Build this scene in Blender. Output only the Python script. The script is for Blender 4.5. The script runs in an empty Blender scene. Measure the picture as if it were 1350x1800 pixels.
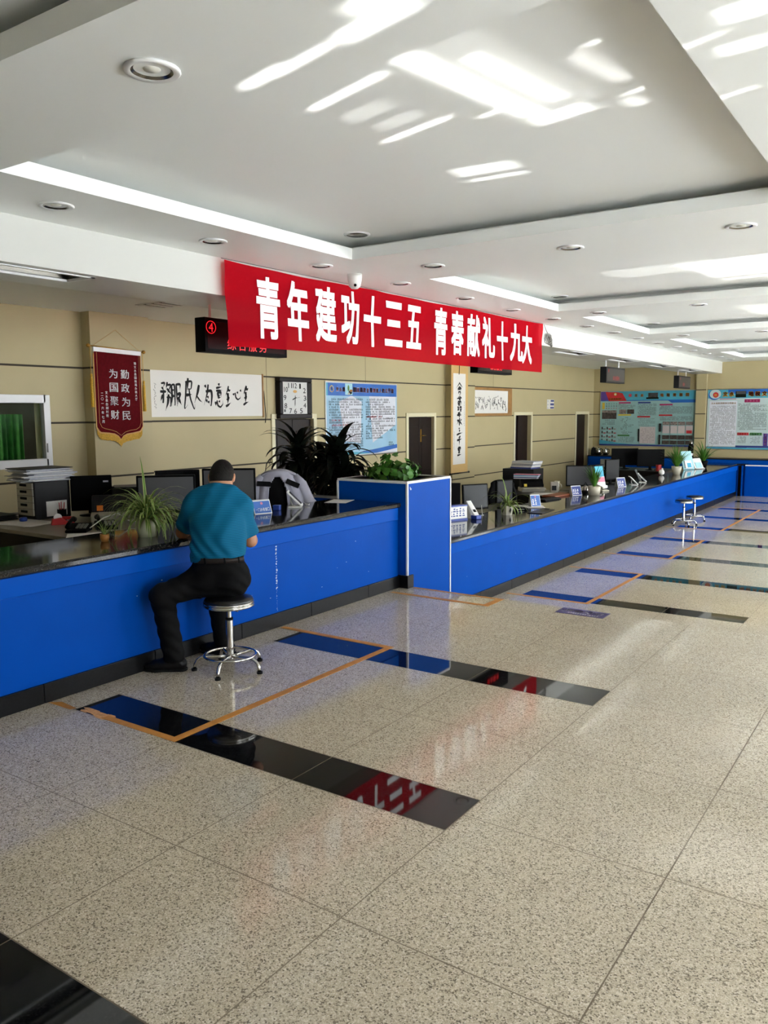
import bpy, bmesh, math, random
import numpy as np
from mathutils import Vector, Matrix

# ------------------------------------------------------------------ scene, camera, light
C = bpy.context.scene.collection
SC = bpy.context.scene
random.seed(7)
EYE = 1.65
YAW, PITCH, ROLL = math.radians(34.447), math.radians(6.988), math.radians(-0.3546)
FOCAL = 1433.57                                    # pixels in a 1350x1800 frame
fw_ = Vector((-math.sin(YAW)*math.cos(PITCH), math.cos(YAW)*math.cos(PITCH), -math.sin(PITCH)))
rt_ = Vector((math.cos(YAW), math.sin(YAW), 0)); up_ = rt_.cross(fw_)
rt2 = rt_*math.cos(ROLL) + up_*math.sin(ROLL); up2 = -rt_*math.sin(ROLL) + up_*math.cos(ROLL)
cam = bpy.data.cameras.new('camera'); camo = bpy.data.objects.new('camera', cam); C.objects.link(camo)
camo.matrix_world = Matrix(((rt2.x, up2.x, -fw_.x, 0), (rt2.y, up2.y, -fw_.y, 0), (rt2.z, up2.z, -fw_.z, EYE), (0, 0, 0, 1)))
cam.sensor_fit = 'VERTICAL'; cam.sensor_height = 24.0; cam.lens = FOCAL/1800*24.0
cam.clip_start = 0.05; cam.clip_end = 200
SC.camera = camo

WIN_X = 2.6                                        # inner face of the window wall on the right
wd = bpy.data.worlds.new('sky'); SC.world = wd; wd.use_nodes = True
nt = wd.node_tree; bg = nt.nodes['Background']
bg.inputs[0].default_value = (0.90, 0.95, 1.0, 1); bg.inputs[1].default_value = 8.6
SC.view_settings.view_transform = 'Standard'; SC.view_settings.look = 'None'
SC.view_settings.exposure = 0.27; SC.view_settings.gamma = 1.0
SC.view_settings.use_curve_mapping = False
SC.cycles.max_bounces = 8; SC.cycles.diffuse_bounces = 5; SC.cycles.glossy_bounces = 4
SC.cycles.transparent_max_bounces = 8; SC.cycles.caustics_reflective = False; SC.cycles.caustics_refractive = False
SC.cycles.sample_clamp_indirect = 60.0
try:
    SC.cycles.use_denoising = True
except Exception:
    pass

def area_light(name, loc, rot, sx, sy, energy, color=(1, 1, 1), portal=False, spread=None):
    l = bpy.data.lights.new(name, 'AREA'); l.shape = 'RECTANGLE'; l.size = sx; l.size_y = sy
    l.energy = energy; l.color = color
    if portal: l.cycles.is_portal = True
    if spread is not None: l.spread = spread
    o = bpy.data.objects.new(name, l); o.location = loc; o.rotation_euler = rot; C.objects.link(o)
    return o
WINDOWS = [(0.95, 3.0), (4.2, 5.3), (7.4, 9.8), (10.4, 12.8), (13.4, 15.8), (16.4, 18.8), (19.4, 21.8)]
for k, (a, b) in enumerate(WINDOWS):               # the daylight coming in at each window
    z0, z1 = (0.12, 2.6) if b < 7 else (-0.2, 2.6)
    area_light('daylight', (WIN_X+0.32, (a+b)/2, (z0+z1)/2), (0, math.radians(90), 0), z1-z0, b-a, 1, portal=True)
def sun_light(name, elev, azim, strength, color=(1, 0.95, 0.88)):
    l = bpy.data.lights.new(name, 'SUN'); l.energy = strength; l.angle = math.radians(0.6); l.color = color
    o = bpy.data.objects.new(name, l); C.objects.link(o)          # azim: where the light comes from, degrees from +x
    d = Vector((math.cos(math.radians(azim))*math.cos(math.radians(elev)), math.sin(math.radians(azim))*math.cos(math.radians(elev)), math.sin(math.radians(elev))))
    o.rotation_euler = d.to_track_quat('Z', 'Y').to_euler()
sun_light('sun', 58, 200, 125, (0.99, 1.0, 0.99))                      # high behind the building: strikes the pavement, not the hall

GLINT_LAMPS = [  # lamps added outside to imitate sun glints: patches on the ceiling (x0, x1, y0, y1, z, strength, shift in y)
    (-2.26, -2.02, 2.335, 2.385, 2.87, 13, 1.15), (-2.10, -1.78, 2.31, 2.35, 2.87, 11, 1.15), (-1.72, -1.40, 2.20, 2.29, 2.87, 9, 1.0), (-1.60, -1.36, 2.08, 2.17, 2.87, 5, 1.0), (-2.47, -1.98, 2.95, 3.00, 3.02, 10, 1.4),
    (-2.45, -2.02, 3.53, 3.57, 3.02, 11, 1.3), (-1.88, -1.72, 3.54, 3.57, 3.02, 11, 1.3), (-1.80, -1.40, 2.70, 3.86, 3.02, 1.1, 0.75),
    (-1.80, -1.69, 2.80, 3.80, 3.02, 9, 0.75), (-1.72, -1.42, 3.70, 3.83, 3.02, 6, 0.9), (-1.62, -1.50, 2.95, 3.60, 3.02, 3.5, 0.75), (-1.28, -1.19, 3.18, 3.55, 3.02, 3, 0.9), (-1.24, -1.02, 3.10, 3.125, 3.02, 6, 1.3),
    (-1.26, -1.02, 3.65, 3.68, 3.02, 6, 1.3), (-2.44, -2.08, 4.24, 4.54, 3.02, 4.5, -0.3), (-2.36, -2.02, 3.85, 4.10, 3.02, 1.8, 0.9), (-1.26, -1.20, 3.74, 3.92, 3.02, 5, 0.9),
    (-2.40, -2.12, 3.15, 3.45, 3.02, 1.6, 1.3), (-0.72, -0.40, 3.05, 3.15, 2.87, 5, 0.2), (-0.66, -0.50, 2.78, 2.90, 2.87, 7, 0.2),
    (-2.6, -1.0, 7.5, 9.4, 3.02, 3.5, 0.6), (-3.2, -1.9, 7.9, 8.6, 3.02, 1.5, 0.6), (-2.9, -1.1, 11.3, 13.1, 3.02, 2.0, 0.3)]
for (x0, x1, y0, y1, z, st, sh) in GLINT_LAMPS:
    t = Vector(((x0+x1)/2, (y0+y1)/2, z)); dz = z+0.22
    src = Vector((6.2, t.y-sh*(6.2-t.x)/(2.6-t.x)*1.0, -0.22)); d = (t-src).normalized()
    sy = (x1-x0)*d.z/math.hypot(d.x, d.z); sx = (y1-y0)
    q = d.to_track_quat('-Z', 'Y')
    o = area_light('glint_lamp', src, q.to_euler(), sx, max(sy, 0.01), st*0.62*sx*max(sy, 0.01)/max(d.z, 0.2), (1, 0.99, 0.96), False, math.radians(0.35))

# ------------------------------------------------------------------ materials
def lin(c):
    return tuple(x/12.92 if x <= 0.04045 else ((x+0.055)/1.055)**2.4 for x in c)
def rgb(r, g, b): return lin((r/255, g/255, b/255))
MATS = {}
def mat(name, col, rough=0.5, metal=0.0, spec=0.5, noise=0.0, nscale=20.0, bump=0.0, bscale=60.0, coat=0.0, emit=None, estr=1.0, sheen=0.0):
    m = bpy.data.materials.new(name); m.use_nodes = True; n = m.node_tree; p = n.nodes['Principled BSDF']
    p.inputs['Base Color'].default_value = (*col, 1); p.inputs['Roughness'].default_value = rough
    p.inputs['Metallic'].default_value = metal; p.inputs['Specular IOR Level'].default_value = spec
    p.inputs['Coat Weight'].default_value = coat; p.inputs['Sheen Weight'].default_value = sheen
    tc = n.nodes.new('ShaderNodeTexCoord')
    if noise > 0:
        t = n.nodes.new('ShaderNodeTexNoise'); t.inputs['Scale'].default_value = nscale; t.inputs['Detail'].default_value = 5
        n.links.new(tc.outputs['Object'], t.inputs['Vector'])
        r = n.nodes.new('ShaderNodeValToRGB')
        r.color_ramp.elements[0].position = 0.3; r.color_ramp.elements[1].position = 0.7
        r.color_ramp.elements[0].color = (*[c*(1-noise) for c in col], 1)
        r.color_ramp.elements[1].color = (*[min(1, c*(1+noise)) for c in col], 1)
        n.links.new(t.outputs['Fac'], r.inputs['Fac']); n.links.new(r.outputs['Color'], p.inputs['Base Color'])
    if bump > 0:
        t = n.nodes.new('ShaderNodeTexNoise'); t.inputs['Scale'].default_value = bscale; t.inputs['Detail'].default_value = 3
        n.links.new(tc.outputs['Object'], t.inputs['Vector'])
        b = n.nodes.new('ShaderNodeBump'); b.inputs['Strength'].default_value = bump; b.inputs['Distance'].default_value = 0.01
        n.links.new(t.outputs['Fac'], b.inputs['Height']); n.links.new(b.outputs['Normal'], p.inputs['Normal'])
    if emit is not None:
        p.inputs['Emission Color'].default_value = (*emit, 1); p.inputs['Emission Strength'].default_value = estr
    MATS[name] = m; return m

def granite(name, base, dark, light, rough, scale=1.0, tile=None):
    m = bpy.data.materials.new(name); m.use_nodes = True; n = m.node_tree; p = n.nodes['Principled BSDF']
    tc = n.nodes.new('ShaderNodeTexCoord')
    def nz(sc, det, rgh=0.6):
        t = n.nodes.new('ShaderNodeTexNoise'); t.inputs['Scale'].default_value = sc*scale; t.inputs['Detail'].default_value = det
        t.inputs['Roughness'].default_value = rgh; n.links.new(tc.outputs['Object'], t.inputs['Vector']); return t.outputs['Fac']
    def ramp(src, stops):
        r = n.nodes.new('ShaderNodeValToRGB'); e = r.color_ramp.elements
        e[0].position, e[0].color = stops[0][0], (*stops[0][1], 1); e[1].position, e[1].color = stops[-1][0], (*stops[-1][1], 1)
        for q, c in stops[1:-1]:
            x = e.new(q); x.color = (*c, 1)
        n.links.new(src, r.inputs['Fac']); return r.outputs['Color']
    def cells(sc):
        t = n.nodes.new('ShaderNodeTexVoronoi'); t.inputs['Scale'].default_value = sc*scale; n.links.new(tc.outputs['Object'], t.inputs['Vector'])
        q = n.nodes.new('ShaderNodeSeparateColor'); n.links.new(t.outputs['Color'], q.inputs[0]); return q.outputs[0]
    mid = tuple((a+b)/2 for a, b in zip(dark, base))
    speck = ramp(cells(200), [(0.06, dark), (0.18, mid), (0.30, base), (0.70, base), (0.95, light)])
    fine = ramp(cells(420), [(0.08, (0.66, 0.64, 0.61)), (0.28, (1, 1, 1)), (0.9, (1.04, 1.04, 1.04))])
    big = ramp(nz(0.9, 3), [(0.3, (0.90, 0.89, 0.88)), (0.7, (1.06, 1.05, 1.03))])
    def mul(a, b):
        x = n.nodes.new('ShaderNodeMix'); x.data_type = 'RGBA'; x.blend_type = 'MULTIPLY'; x.inputs[0].default_value = 1
        n.links.new(a, x.inputs[6]); n.links.new(b, x.inputs[7]); return x.outputs[2]
    n.links.new(mul(mul(speck, fine), big), p.inputs['Base Color'])
    rr = n.nodes.new('ShaderNodeMapRange'); rr.inputs[3].default_value = rough*0.8; rr.inputs[4].default_value = rough*1.3
    n.links.new(nz(3, 3), rr.inputs[0]); n.links.new(rr.outputs[0], p.inputs['Roughness'])
    p.inputs['Specular IOR Level'].default_value = 0.5
    MATS[name] = m; return m

granite('floor granite', rgb(196, 184, 162), rgb(122, 112, 97), rgb(219, 209, 191), 0.07)
granite('black granite', rgb(15, 16, 18), rgb(9, 9, 10), rgb(36, 36, 38), 0.03)
granite('counter granite', rgb(22, 22, 23), rgb(12, 12, 12), rgb(58, 56, 54), 0.07)
mat('grout', rgb(120, 106, 88), 0.7)
mat('skirting granite', rgb(18, 18, 19), 0.3, noise=0.25, nscale=60, spec=0.15)
mat('ceiling paint', rgb(238, 240, 237), 0.45, spec=0.35)
mat('beam paint', rgb(202, 202, 197), 0.32, spec=0.4)
mat('wall paint', rgb(180, 167, 127), 0.6, noise=0.03, nscale=1.5, bump=0.03, bscale=250)
mat('groove', rgb(60, 54, 42), 0.9)
mat('door trim paint', rgb(214, 206, 172), 0.5)
mat('dark door wood', rgb(30, 19, 15), 0.35, noise=0.25, nscale=8, spec=0.15)
mat('brass', rgb(170, 130, 60), 0.3, metal=1)
mat('blue paint', rgb(0, 70, 163), 0.42, spec=0.05, noise=0.05, nscale=3, bump=0.05, bscale=40)
mat('blue apron paint', rgb(0, 75, 172), 0.42, spec=0.05, noise=0.04, nscale=3)
mat('chipped white', rgb(196, 206, 216), 0.8)
mat('white metal', rgb(226, 226, 226), 0.35)
mat('white plastic', rgb(226, 226, 222), 0.4)
mat('aluminium', rgb(190, 192, 194), 0.3, metal=0.8)
mat('chrome', rgb(205, 203, 198), 0.16, metal=1)
mat('steel shade', rgb(150, 148, 143), 0.25, metal=1)
mat('black plastic', rgb(7, 7, 8), 0.5, spec=0.06)
mat('black rubber', rgb(18, 18, 18), 0.75, spec=0.15)
mat('black leather', rgb(20, 19, 19), 0.32, bump=0.15, bscale=120)
mat('dark grey plastic', rgb(34, 34, 35), 0.5, spec=0.15)
mat('grey plastic', rgb(120, 118, 112), 0.5)
mat('beige plastic', rgb(168, 162, 148), 0.5)
mat('screen glass', rgb(22, 26, 25), 0.25, spec=0.2)
mat('grey back', rgb(80, 80, 82), 0.45, spec=0.1)
mat('paper', rgb(222, 220, 216), 0.8, noise=0.03, nscale=30)
mat('grey paper', rgb(186, 188, 196), 0.8, noise=0.1, nscale=40)
mat('pink paper', rgb(205, 130, 150), 0.8)
mat('cyan print', rgb(70, 170, 205), 0.6)
mat('pale cyan', rgb(160, 205, 215), 0.6)
mat('navy print', rgb(45, 62, 130), 0.5)
mat('sign blue', rgb(60, 105, 180), 0.4)
mat('white print', rgb(240, 240, 240), 0.6)
mat('ink', rgb(22, 21, 20), 0.8)
mat('grey ink', rgb(95, 96, 100), 0.8)
mat('red ink', rgb(180, 40, 45), 0.7)
mat('orange sticker', rgb(225, 120, 30), 0.5)
mat('yellow sticker', rgb(215, 185, 60), 0.5)
mat('red plastic', rgb(170, 30, 32), 0.45)
mat('blue plastic', rgb(25, 60, 150), 0.35)
mat('desk laminate', rgb(122, 114, 98), 0.35, noise=0.06, nscale=12)
mat('dark desk', rgb(28, 26, 25), 0.35, noise=0.15, nscale=9, spec=0.15)
mat('brown leatherette', rgb(128, 66, 36), 0.5)
mat('ceramic', rgb(180, 174, 156), 0.25)
mat('celadon pot', rgb(182, 184, 154), 0.3)
mat('terracotta', rgb(150, 100, 40), 0.6)
mat('soil', rgb(40, 30, 22), 0.95, bump=0.4, bscale=90)
mat('leaf green', rgb(74, 116, 36), 0.45, noise=0.25, nscale=14)
mat('leaf pale', rgb(160, 168, 98), 0.5, noise=0.1, nscale=14)
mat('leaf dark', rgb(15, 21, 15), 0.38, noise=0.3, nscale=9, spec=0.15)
mat('leaf bright', rgb(60, 112, 34), 0.4, noise=0.35, nscale=16)
mat('stem', rgb(70, 66, 40), 0.7)
mat('tape', rgb(190, 126, 44), 0.55, noise=0.12, nscale=25)
mat('tape residue', rgb(205, 150, 96), 0.7, noise=0.25, nscale=40)
mat('sticker purple', rgb(62, 52, 104), 0.45)
mat('pennant velvet', rgb(88, 6, 14), 0.9, noise=0.12, nscale=40, spec=0.15)
mat('gold fringe', rgb(206, 160, 48), 0.7, noise=0.25, nscale=80)
mat('gold trim', rgb(208, 160, 90), 0.6)
mat('scroll silk', rgb(206, 170, 108), 0.7, noise=0.06, nscale=50)
mat('frame wood', rgb(160, 118, 66), 0.45, noise=0.12, nscale=12)
mat('scroll paper', rgb(224, 221, 214), 0.8)
mat('clock wood', rgb(24, 18, 18), 0.32, noise=0.2, nscale=10, spec=0.15)
mat('clock face', rgb(206, 206, 202), 0.5)
mat('led off', rgb(24, 12, 13), 0.25, spec=0.15)
mat('led grey', rgb(62, 60, 58), 0.35, spec=0.15)
mat('led red', rgb(120, 10, 16), 0.4, emit=rgb(255, 30, 40), estr=1.1)
mat('led dim', rgb(110, 10, 14), 0.4, emit=rgb(220, 40, 36), estr=0.35)
mat('window glass dark', rgb(10, 14, 12), 0.05, spec=0.6)
mat('reflection green', rgb(30, 96, 36), 0.8, noise=0.3, nscale=12)
mat('poster blue', rgb(28, 96, 180), 0.35, noise=0.12, nscale=4)
mat('poster sky', rgb(150, 190, 214), 0.4, noise=0.06, nscale=3)
mat('poster white', rgb(214, 216, 224), 0.4)
mat('poster aqua', rgb(150, 190, 188), 0.4, noise=0.05, nscale=3)
mat('poster teal', rgb(70, 160, 184), 0.4, noise=0.15, nscale=3)
mat('poster pale', rgb(186, 204, 204), 0.4)
mat('poster pink', rgb(196, 186, 184), 0.5)
mat('poster magenta', rgb(170, 40, 96), 0.5)
mat('poster green', rgb(60, 120, 60), 0.5)
mat('poster purple', rgb(88, 60, 140), 0.5)
mat('poster red', rgb(196, 40, 46), 0.5)
mat('photo dark', rgb(66, 58, 54), 0.5, noise=0.7, nscale=25)
mat('photo mid', rgb(130, 118, 112), 0.5, noise=0.6, nscale=25)
mat('poster yellow', rgb(214, 190, 60), 0.5)
mat('poster orange', rgb(222, 140, 60), 0.5)
mat('skin', rgb(176, 124, 92), 0.5, noise=0.08, nscale=25)
mat('hair', rgb(26, 23, 21), 0.55, noise=0.4, nscale=90, bump=0.5, bscale=260, spec=0.15)
mat('trousers', rgb(7, 7, 8), 0.8, noise=0.15, nscale=60, spec=0.15)
mat('belt leather', rgb(40, 34, 32), 0.4, spec=0.15)
mat('shoe leather', rgb(20, 19, 20), 0.35, spec=0.15)
mat('uniform cloth', rgb(164, 164, 178), 0.85, noise=0.06, nscale=20)
mat('black cloth', rgb(14, 14, 15), 0.85, spec=0.15)
mat('lamp glass', rgb(225, 225, 215), 0.3)
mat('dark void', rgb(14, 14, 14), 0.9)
mat('outside paving', rgb(166, 168, 170), 0.8)
mat('title red', rgb(236, 84, 112), 0.6)
mat('photo grey', rgb(150, 140, 140), 0.5, noise=0.3, nscale=20)

def shirt_mat():
    m = mat('teal shirt', rgb(14, 92, 120), 0.75, noise=0.06, nscale=30, spec=0.15); n = m.node_tree; p = n.nodes['Principled BSDF']
    tc = n.nodes.new('ShaderNodeTexCoord'); w = n.nodes.new('ShaderNodeTexWave'); w.bands_direction = 'Z'
    w.inputs['Scale'].default_value = 30; w.inputs['Distortion'].default_value = 0.6
    n.links.new(tc.outputs['Object'], w.inputs['Vector'])
    x = n.nodes.new('ShaderNodeMix'); x.data_type = 'RGBA'; x.inputs[6].default_value = (*rgb(0, 78, 112), 1); x.inputs[7].default_value = (*rgb(5, 102, 138), 1)
    n.links.new(w.outputs['Fac'], x.inputs[0]); n.links.new(x.outputs[2], p.inputs['Base Color'])
shirt_mat()
def banner_mat(name, col, clear):
    m = bpy.data.materials.new(name); m.use_nodes = True; n = m.node_tree; n.nodes.clear()
    o = n.nodes.new('ShaderNodeOutputMaterial'); d = n.nodes.new('ShaderNodeBsdfDiffuse'); t = n.nodes.new('ShaderNodeBsdfTranslucent')
    tr = n.nodes.new('ShaderNodeBsdfTransparent'); a = n.nodes.new('ShaderNodeMixShader'); b = n.nodes.new('ShaderNodeMixShader')
    d.inputs[0].default_value = (*col, 1); t.inputs[0].default_value = (*col, 1); tr.inputs[0].default_value = (*[min(1, c*0.9+0.06) for c in col], 1)
    a.inputs[0].default_value = 0.28; b.inputs[0].default_value = clear
    n.links.new(d.outputs[0], a.inputs[1]); n.links.new(t.outputs[0], a.inputs[2]); n.links.new(a.outputs[0], b.inputs[1])
    n.links.new(tr.outputs[0], b.inputs[2]); n.links.new(b.outputs[0], o.inputs[0]); MATS[name] = m
banner_mat('banner cloth', rgb(206, 26, 42), 0.42)
def glass_mat():
    m = bpy.data.materials.new('window glass'); m.use_nodes = True; n = m.node_tree; n.nodes.clear()
    o = n.nodes.new('ShaderNodeOutputMaterial'); t = n.nodes.new('ShaderNodeBsdfTransparent'); g = n.nodes.new('ShaderNodeBsdfGlossy')
    g.inputs['Roughness'].default_value = 0.02; g.inputs['Color'].default_value = (0.2, 0.26, 0.22, 1); x = n.nodes.new('ShaderNodeMixShader'); x.inputs[0].default_value = 0.006
    t.inputs[0].default_value = (0.6, 0.66, 0.62, 1)
    n.links.new(t.outputs[0], x.inputs[1]); n.links.new(g.outputs[0], x.inputs[2]); n.links.new(x.outputs[0], o.inputs[0]); MATS['window glass'] = m
glass_mat()

# ------------------------------------------------------------------ mesh builder
class MB:
    def __init__(s): s.v = []; s.f = []; s.m = []; s.sm = []
    def add(s, vs, fs, m=0, smooth=False):
        b = len(s.v); s.v += [tuple(map(float, p)) for p in vs]
        for f in fs:
            s.f.append([b+i for i in f]); s.m.append(m); s.sm.append(smooth)
        return s
    def quad(s, a, b, c, d, m=0): return s.add([a, b, c, d], [(0, 1, 2, 3)], m)
    def poly(s, pts, m=0): return s.add(pts, [tuple(range(len(pts)))], m)
    def box(s, x0, x1, y0, y1, z0, z1, m=0):
        vs = [(x0, y0, z0), (x1, y0, z0), (x1, y1, z0), (x0, y1, z0), (x0, y0, z1), (x1, y0, z1), (x1, y1, z1), (x0, y1, z1)]
        return s.add(vs, [(0, 3, 2, 1), (4, 5, 6, 7), (0, 1, 5, 4), (1, 2, 6, 5), (2, 3, 7, 6), (3, 0, 4, 7)], m)
    def prism(s, pts, a, b, axis='y', m=0):
        n = len(pts)
        def P(p, t): return (p[0], t, p[1]) if axis == 'y' else ((t, p[0], p[1]) if axis == 'x' else (p[0], p[1], t))
        vs = [P(p, a) for p in pts] + [P(p, b) for p in pts]
        return s.add(vs, [tuple(range(n))[::-1], tuple(range(n, 2*n))] + [(i, (i+1) % n, n+(i+1) % n, n+i) for i in range(n)], m)
    def lathe(s, prof, c=(0, 0, 0), n=24, m=0, smooth=True, axis='z'):
        vs = []; k = len(prof)
        for i in range(n):
            t = 2*math.pi*i/n
            for r, z in prof:
                p = (r*math.cos(t), r*math.sin(t), z)
                if axis == 'x': p = (z, p[0], p[1])
                if axis == 'y': p = (p[0], z, p[1])
                vs.append((c[0]+p[0], c[1]+p[1], c[2]+p[2]))
        fs = [(i*k+j, ((i+1) % n)*k+j, ((i+1) % n)*k+j+1, i*k+j+1) for i in range(n) for j in range(k-1)]
        return s.add(vs, fs, m, smooth)
    def cyl(s, c, r, h, n=20, m=0, axis='z', r2=None):
        r2 = r if r2 is None else r2
        return s.lathe([(0, 0), (r, 0), (r2, h), (0, h)], c, n, m, False, axis)
    def tube(s, pts, r, n=8, m=0, closed=False, smooth=True):
        pts = [Vector(p) for p in pts]; k = len(pts); rs = r if isinstance(r, (list, tuple)) else [r]*k
        vs = []; prev = None
        for i, p in enumerate(pts):
            if closed: d = pts[(i+1) % k]-pts[i-1]
            else: d = pts[min(i+1, k-1)]-pts[max(i-1, 0)]
            d.normalize()
            if prev is None: a = d.orthogonal().normalized()
            else:
                a = prev - d*prev.dot(d)
                a = a.normalized() if a.length > 1e-6 else d.orthogonal().normalized()
            prev = a; b = d.cross(a)
            for j in range(n):
                t = 2*math.pi*j/n; vs.append(p + (a*math.cos(t)+b*math.sin(t))*rs[i])
        fs = []
        for i in range(k if closed else k-1):
            q = (i+1) % k
            fs += [(i*n+j, i*n+(j+1) % n, q*n+(j+1) % n, q*n+j) for j in range(n)]
        if not closed: fs += [tuple(range(n))[::-1], tuple(range((k-1)*n, k*n))]
        return s.add(vs, fs, m, smooth)
    def grid(s, fn, nu, nv, m=0, smooth=True):
        vs = [fn(i/nu, j/nv) for i in range(nu+1) for j in range(nv+1)]
        fs = [(i*(nv+1)+j, (i+1)*(nv+1)+j, (i+1)*(nv+1)+j+1, i*(nv+1)+j+1) for i in range(nu) for j in range(nv)]
        return s.add(vs, fs, m, smooth)
    def ell(s, c, r, n=16, k=10, m=0, M=None):
        vs = []
        for i in range(k+1):
            a = math.pi*i/k
            for j in range(n):
                t = 2*math.pi*j/n; p = Vector((r[0]*math.sin(a)*math.cos(t), r[1]*math.sin(a)*math.sin(t), r[2]*math.cos(a)))
                if M is not None: p = M @ p
                vs.append(Vector(c)+p)
        fs = [(i*n+j, (i+1)*n+j, (i+1)*n+(j+1) % n, i*n+(j+1) % n) for i in range(k) for j in range(n)]
        return s.add(vs, fs, m, True)
    def xf(s, M, start=0):
        for i in range(start, len(s.v)): s.v[i] = tuple(M @ Vector(s.v[i]))
        return s
    def build(s, name, mats, parent=None, loc=None, rotz=0.0, bevel=0.0, seg=2, kind=None, label=None, tidy=False):
        me = bpy.data.meshes.new(name); me.from_pydata(s.v, [], s.f)
        for x in (mats if isinstance(mats, (list, tuple)) else [mats]): me.materials.append(MATS[x])
        me.polygons.foreach_set('material_index', s.m); me.polygons.foreach_set('use_smooth', s.sm); me.update()
        if tidy:
            bm = bmesh.new(); bm.from_mesh(me); bmesh.ops.remove_doubles(bm, verts=bm.verts, dist=1e-5)
            bmesh.ops.recalc_face_normals(bm, faces=bm.faces); bm.to_mesh(me); bm.free()
        o = bpy.data.objects.new(name, me); C.objects.link(o)
        if parent is not None: o.parent = parent
        if loc is not None: o.location = loc
        if rotz: o.rotation_euler = (0, 0, rotz)
        if bevel > 0:
            b = o.modifiers.new('bevel', 'BEVEL'); b.width = bevel; b.segments = seg; b.limit_method = 'ANGLE'; b.angle_limit = math.radians(40)
        if kind: o['kind'] = kind
        if label: o['label'] = label
        return o
def tag(o, label, cat, group=None, kind=None):
    o['label'] = label; o['category'] = cat
    if group: o['group'] = group
    if kind: o['kind'] = kind
    return o
def thing(name, label, cat, loc=(0, 0, 0), rotz=0.0, group=None):
    o = bpy.data.objects.new(name, None); C.objects.link(o); o.empty_display_size = 0.1
    o.location = loc; o.rotation_euler = (0, 0, rotz)
    return tag(o, label, cat, group)
def dup(root, loc, rotz=None, label=None):
    r = root.copy(); C.objects.link(r); r.location = loc
    if rotz is not None: r.rotation_euler = (0, 0, rotz)
    if label: r['label'] = label
    for ch in list(root.children):
        c = ch.copy(); C.objects.link(c); c.parent = r
        for g in list(ch.children):
            d = g.copy(); C.objects.link(d); d.parent = c
    return r
ORD = ['first', 'second', 'third', 'fourth', 'fifth', 'sixth', 'seventh', 'eighth', 'ninth', 'tenth', 'eleventh', 'twelfth', 'thirteenth', 'fourteenth', 'fifteenth', 'sixteenth']

_glyph = {}
def glyph(s, bold=0.0):
    """outline of a string in the built-in font: vertices (n,2) and faces, scaled to its own box 0..1"""
    if (s, bold) not in _glyph:
        cu = bpy.data.curves.new('text', 'FONT'); cu.body = s; cu.resolution_u = 3; cu.offset = bold
        o = bpy.data.objects.new('text', cu); C.objects.link(o)
        dg = bpy.context.evaluated_depsgraph_get(); me = bpy.data.meshes.new_from_object(o.evaluated_get(dg))
        v = np.array([x.co[:2] for x in me.vertices], float); f = [tuple(p.vertices) for p in me.polygons]
        bpy.data.objects.remove(o); bpy.data.curves.remove(cu); bpy.data.meshes.remove(me)
        lo, hi = v.min(0), v.max(0)
        _glyph[(s, bold)] = ((v-lo)/np.maximum(hi-lo, 1e-6), f, hi-lo)
    return _glyph[(s, bold)]
def write(mb, s, o, ux, uz, w, h, m=0, bold=0.0, shear=0.0, warp=None):
    """fit string s in the box at corner o, w along ux and h along uz"""
    v, f, _ = glyph(s); o, ux, uz = Vector(o), Vector(ux), Vector(uz)
    if bold >= 0.02: offs = [(-1, -1), (1, -1), (1, 1), (-1, 1), (0, 0), (-1, 0), (1, 0)]
    elif bold > 0: offs = [(-1, -0.5), (1, 0.5)]
    else: offs = [(0, 0)]
    q = 1-2*bold                                   # heavier strokes: the outline laid down a few times, shifted
    for dx, dy in offs:
        pts = []
        for a, b in v:
            a, b = bold+q*a+dx*bold, bold+q*b+dy*bold
            p = o + ux*(w*a + shear*h*(b-0.5)) + uz*(h*b)
            pts.append(warp(p) if warp else p)
        mb.add(pts, f, m)
def write_row(mb, s, o, ux, uz, size, step, m=0, bold=0.0, shear=0.0, hz=None):
    """one character per cell, step apart along ux"""
    for i, ch in enumerate(s):
        if ch == ' ': continue
        if ch == '一': write(mb, ch, Vector(o)+Vector(ux)*(i*step)+Vector(uz)*((hz or size)*0.45), ux, uz, size, (hz or size)*0.1, m, bold); continue
        write(mb, ch, Vector(o)+Vector(ux)*(i*step), ux, uz, size, hz or size, m, bold, shear)
def write_col(mb, s, o, ux, uz, size, step, m=0, bold=0.0, w=None):
    for i, ch in enumerate(s):
        p = Vector(o)-Vector(uz)*(i*step)
        if ch == '一': write(mb, ch, p+Vector(uz)*size*0.45, ux, uz, (w or size), size*0.1, m, bold); continue
        write(mb, ch, p, ux, uz, (w or size), size, m, bold)
def lines(mb, o, ux, uz, w, h, n, size, m, rnd, indent=True, fill=0.9, dense=0.86):
    """rows of illegible little marks, as small print looks from across the room"""
    o, ux, uz = Vector(o), Vector(ux), Vector(uz)
    for r in range(n):
        y = h - (r+0.8)*h/n; x = size*2 if (indent and rnd.random() < 0.3) else 0
        end = w if rnd.random() < fill else w*rnd.uniform(0.4, 0.9)
        while x < end-size:
            if rnd.random() < dense:
                a = o+ux*x+uz*y; sw = size*rnd.uniform(0.6, 0.85); sh = size*rnd.uniform(0.6, 1.0)
                mb.quad(a, a+ux*sw, a+ux*sw+uz*sh*0.36, a+uz*sh*0.36, m)
                b = a+uz*sh*0.6+ux*sw*rnd.uniform(0, 0.3)
                mb.quad(b, b+ux*sw*0.65, b+ux*sw*0.65+uz*sh*0.4, b+uz*sh*0.4, m)
            x += size
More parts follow.
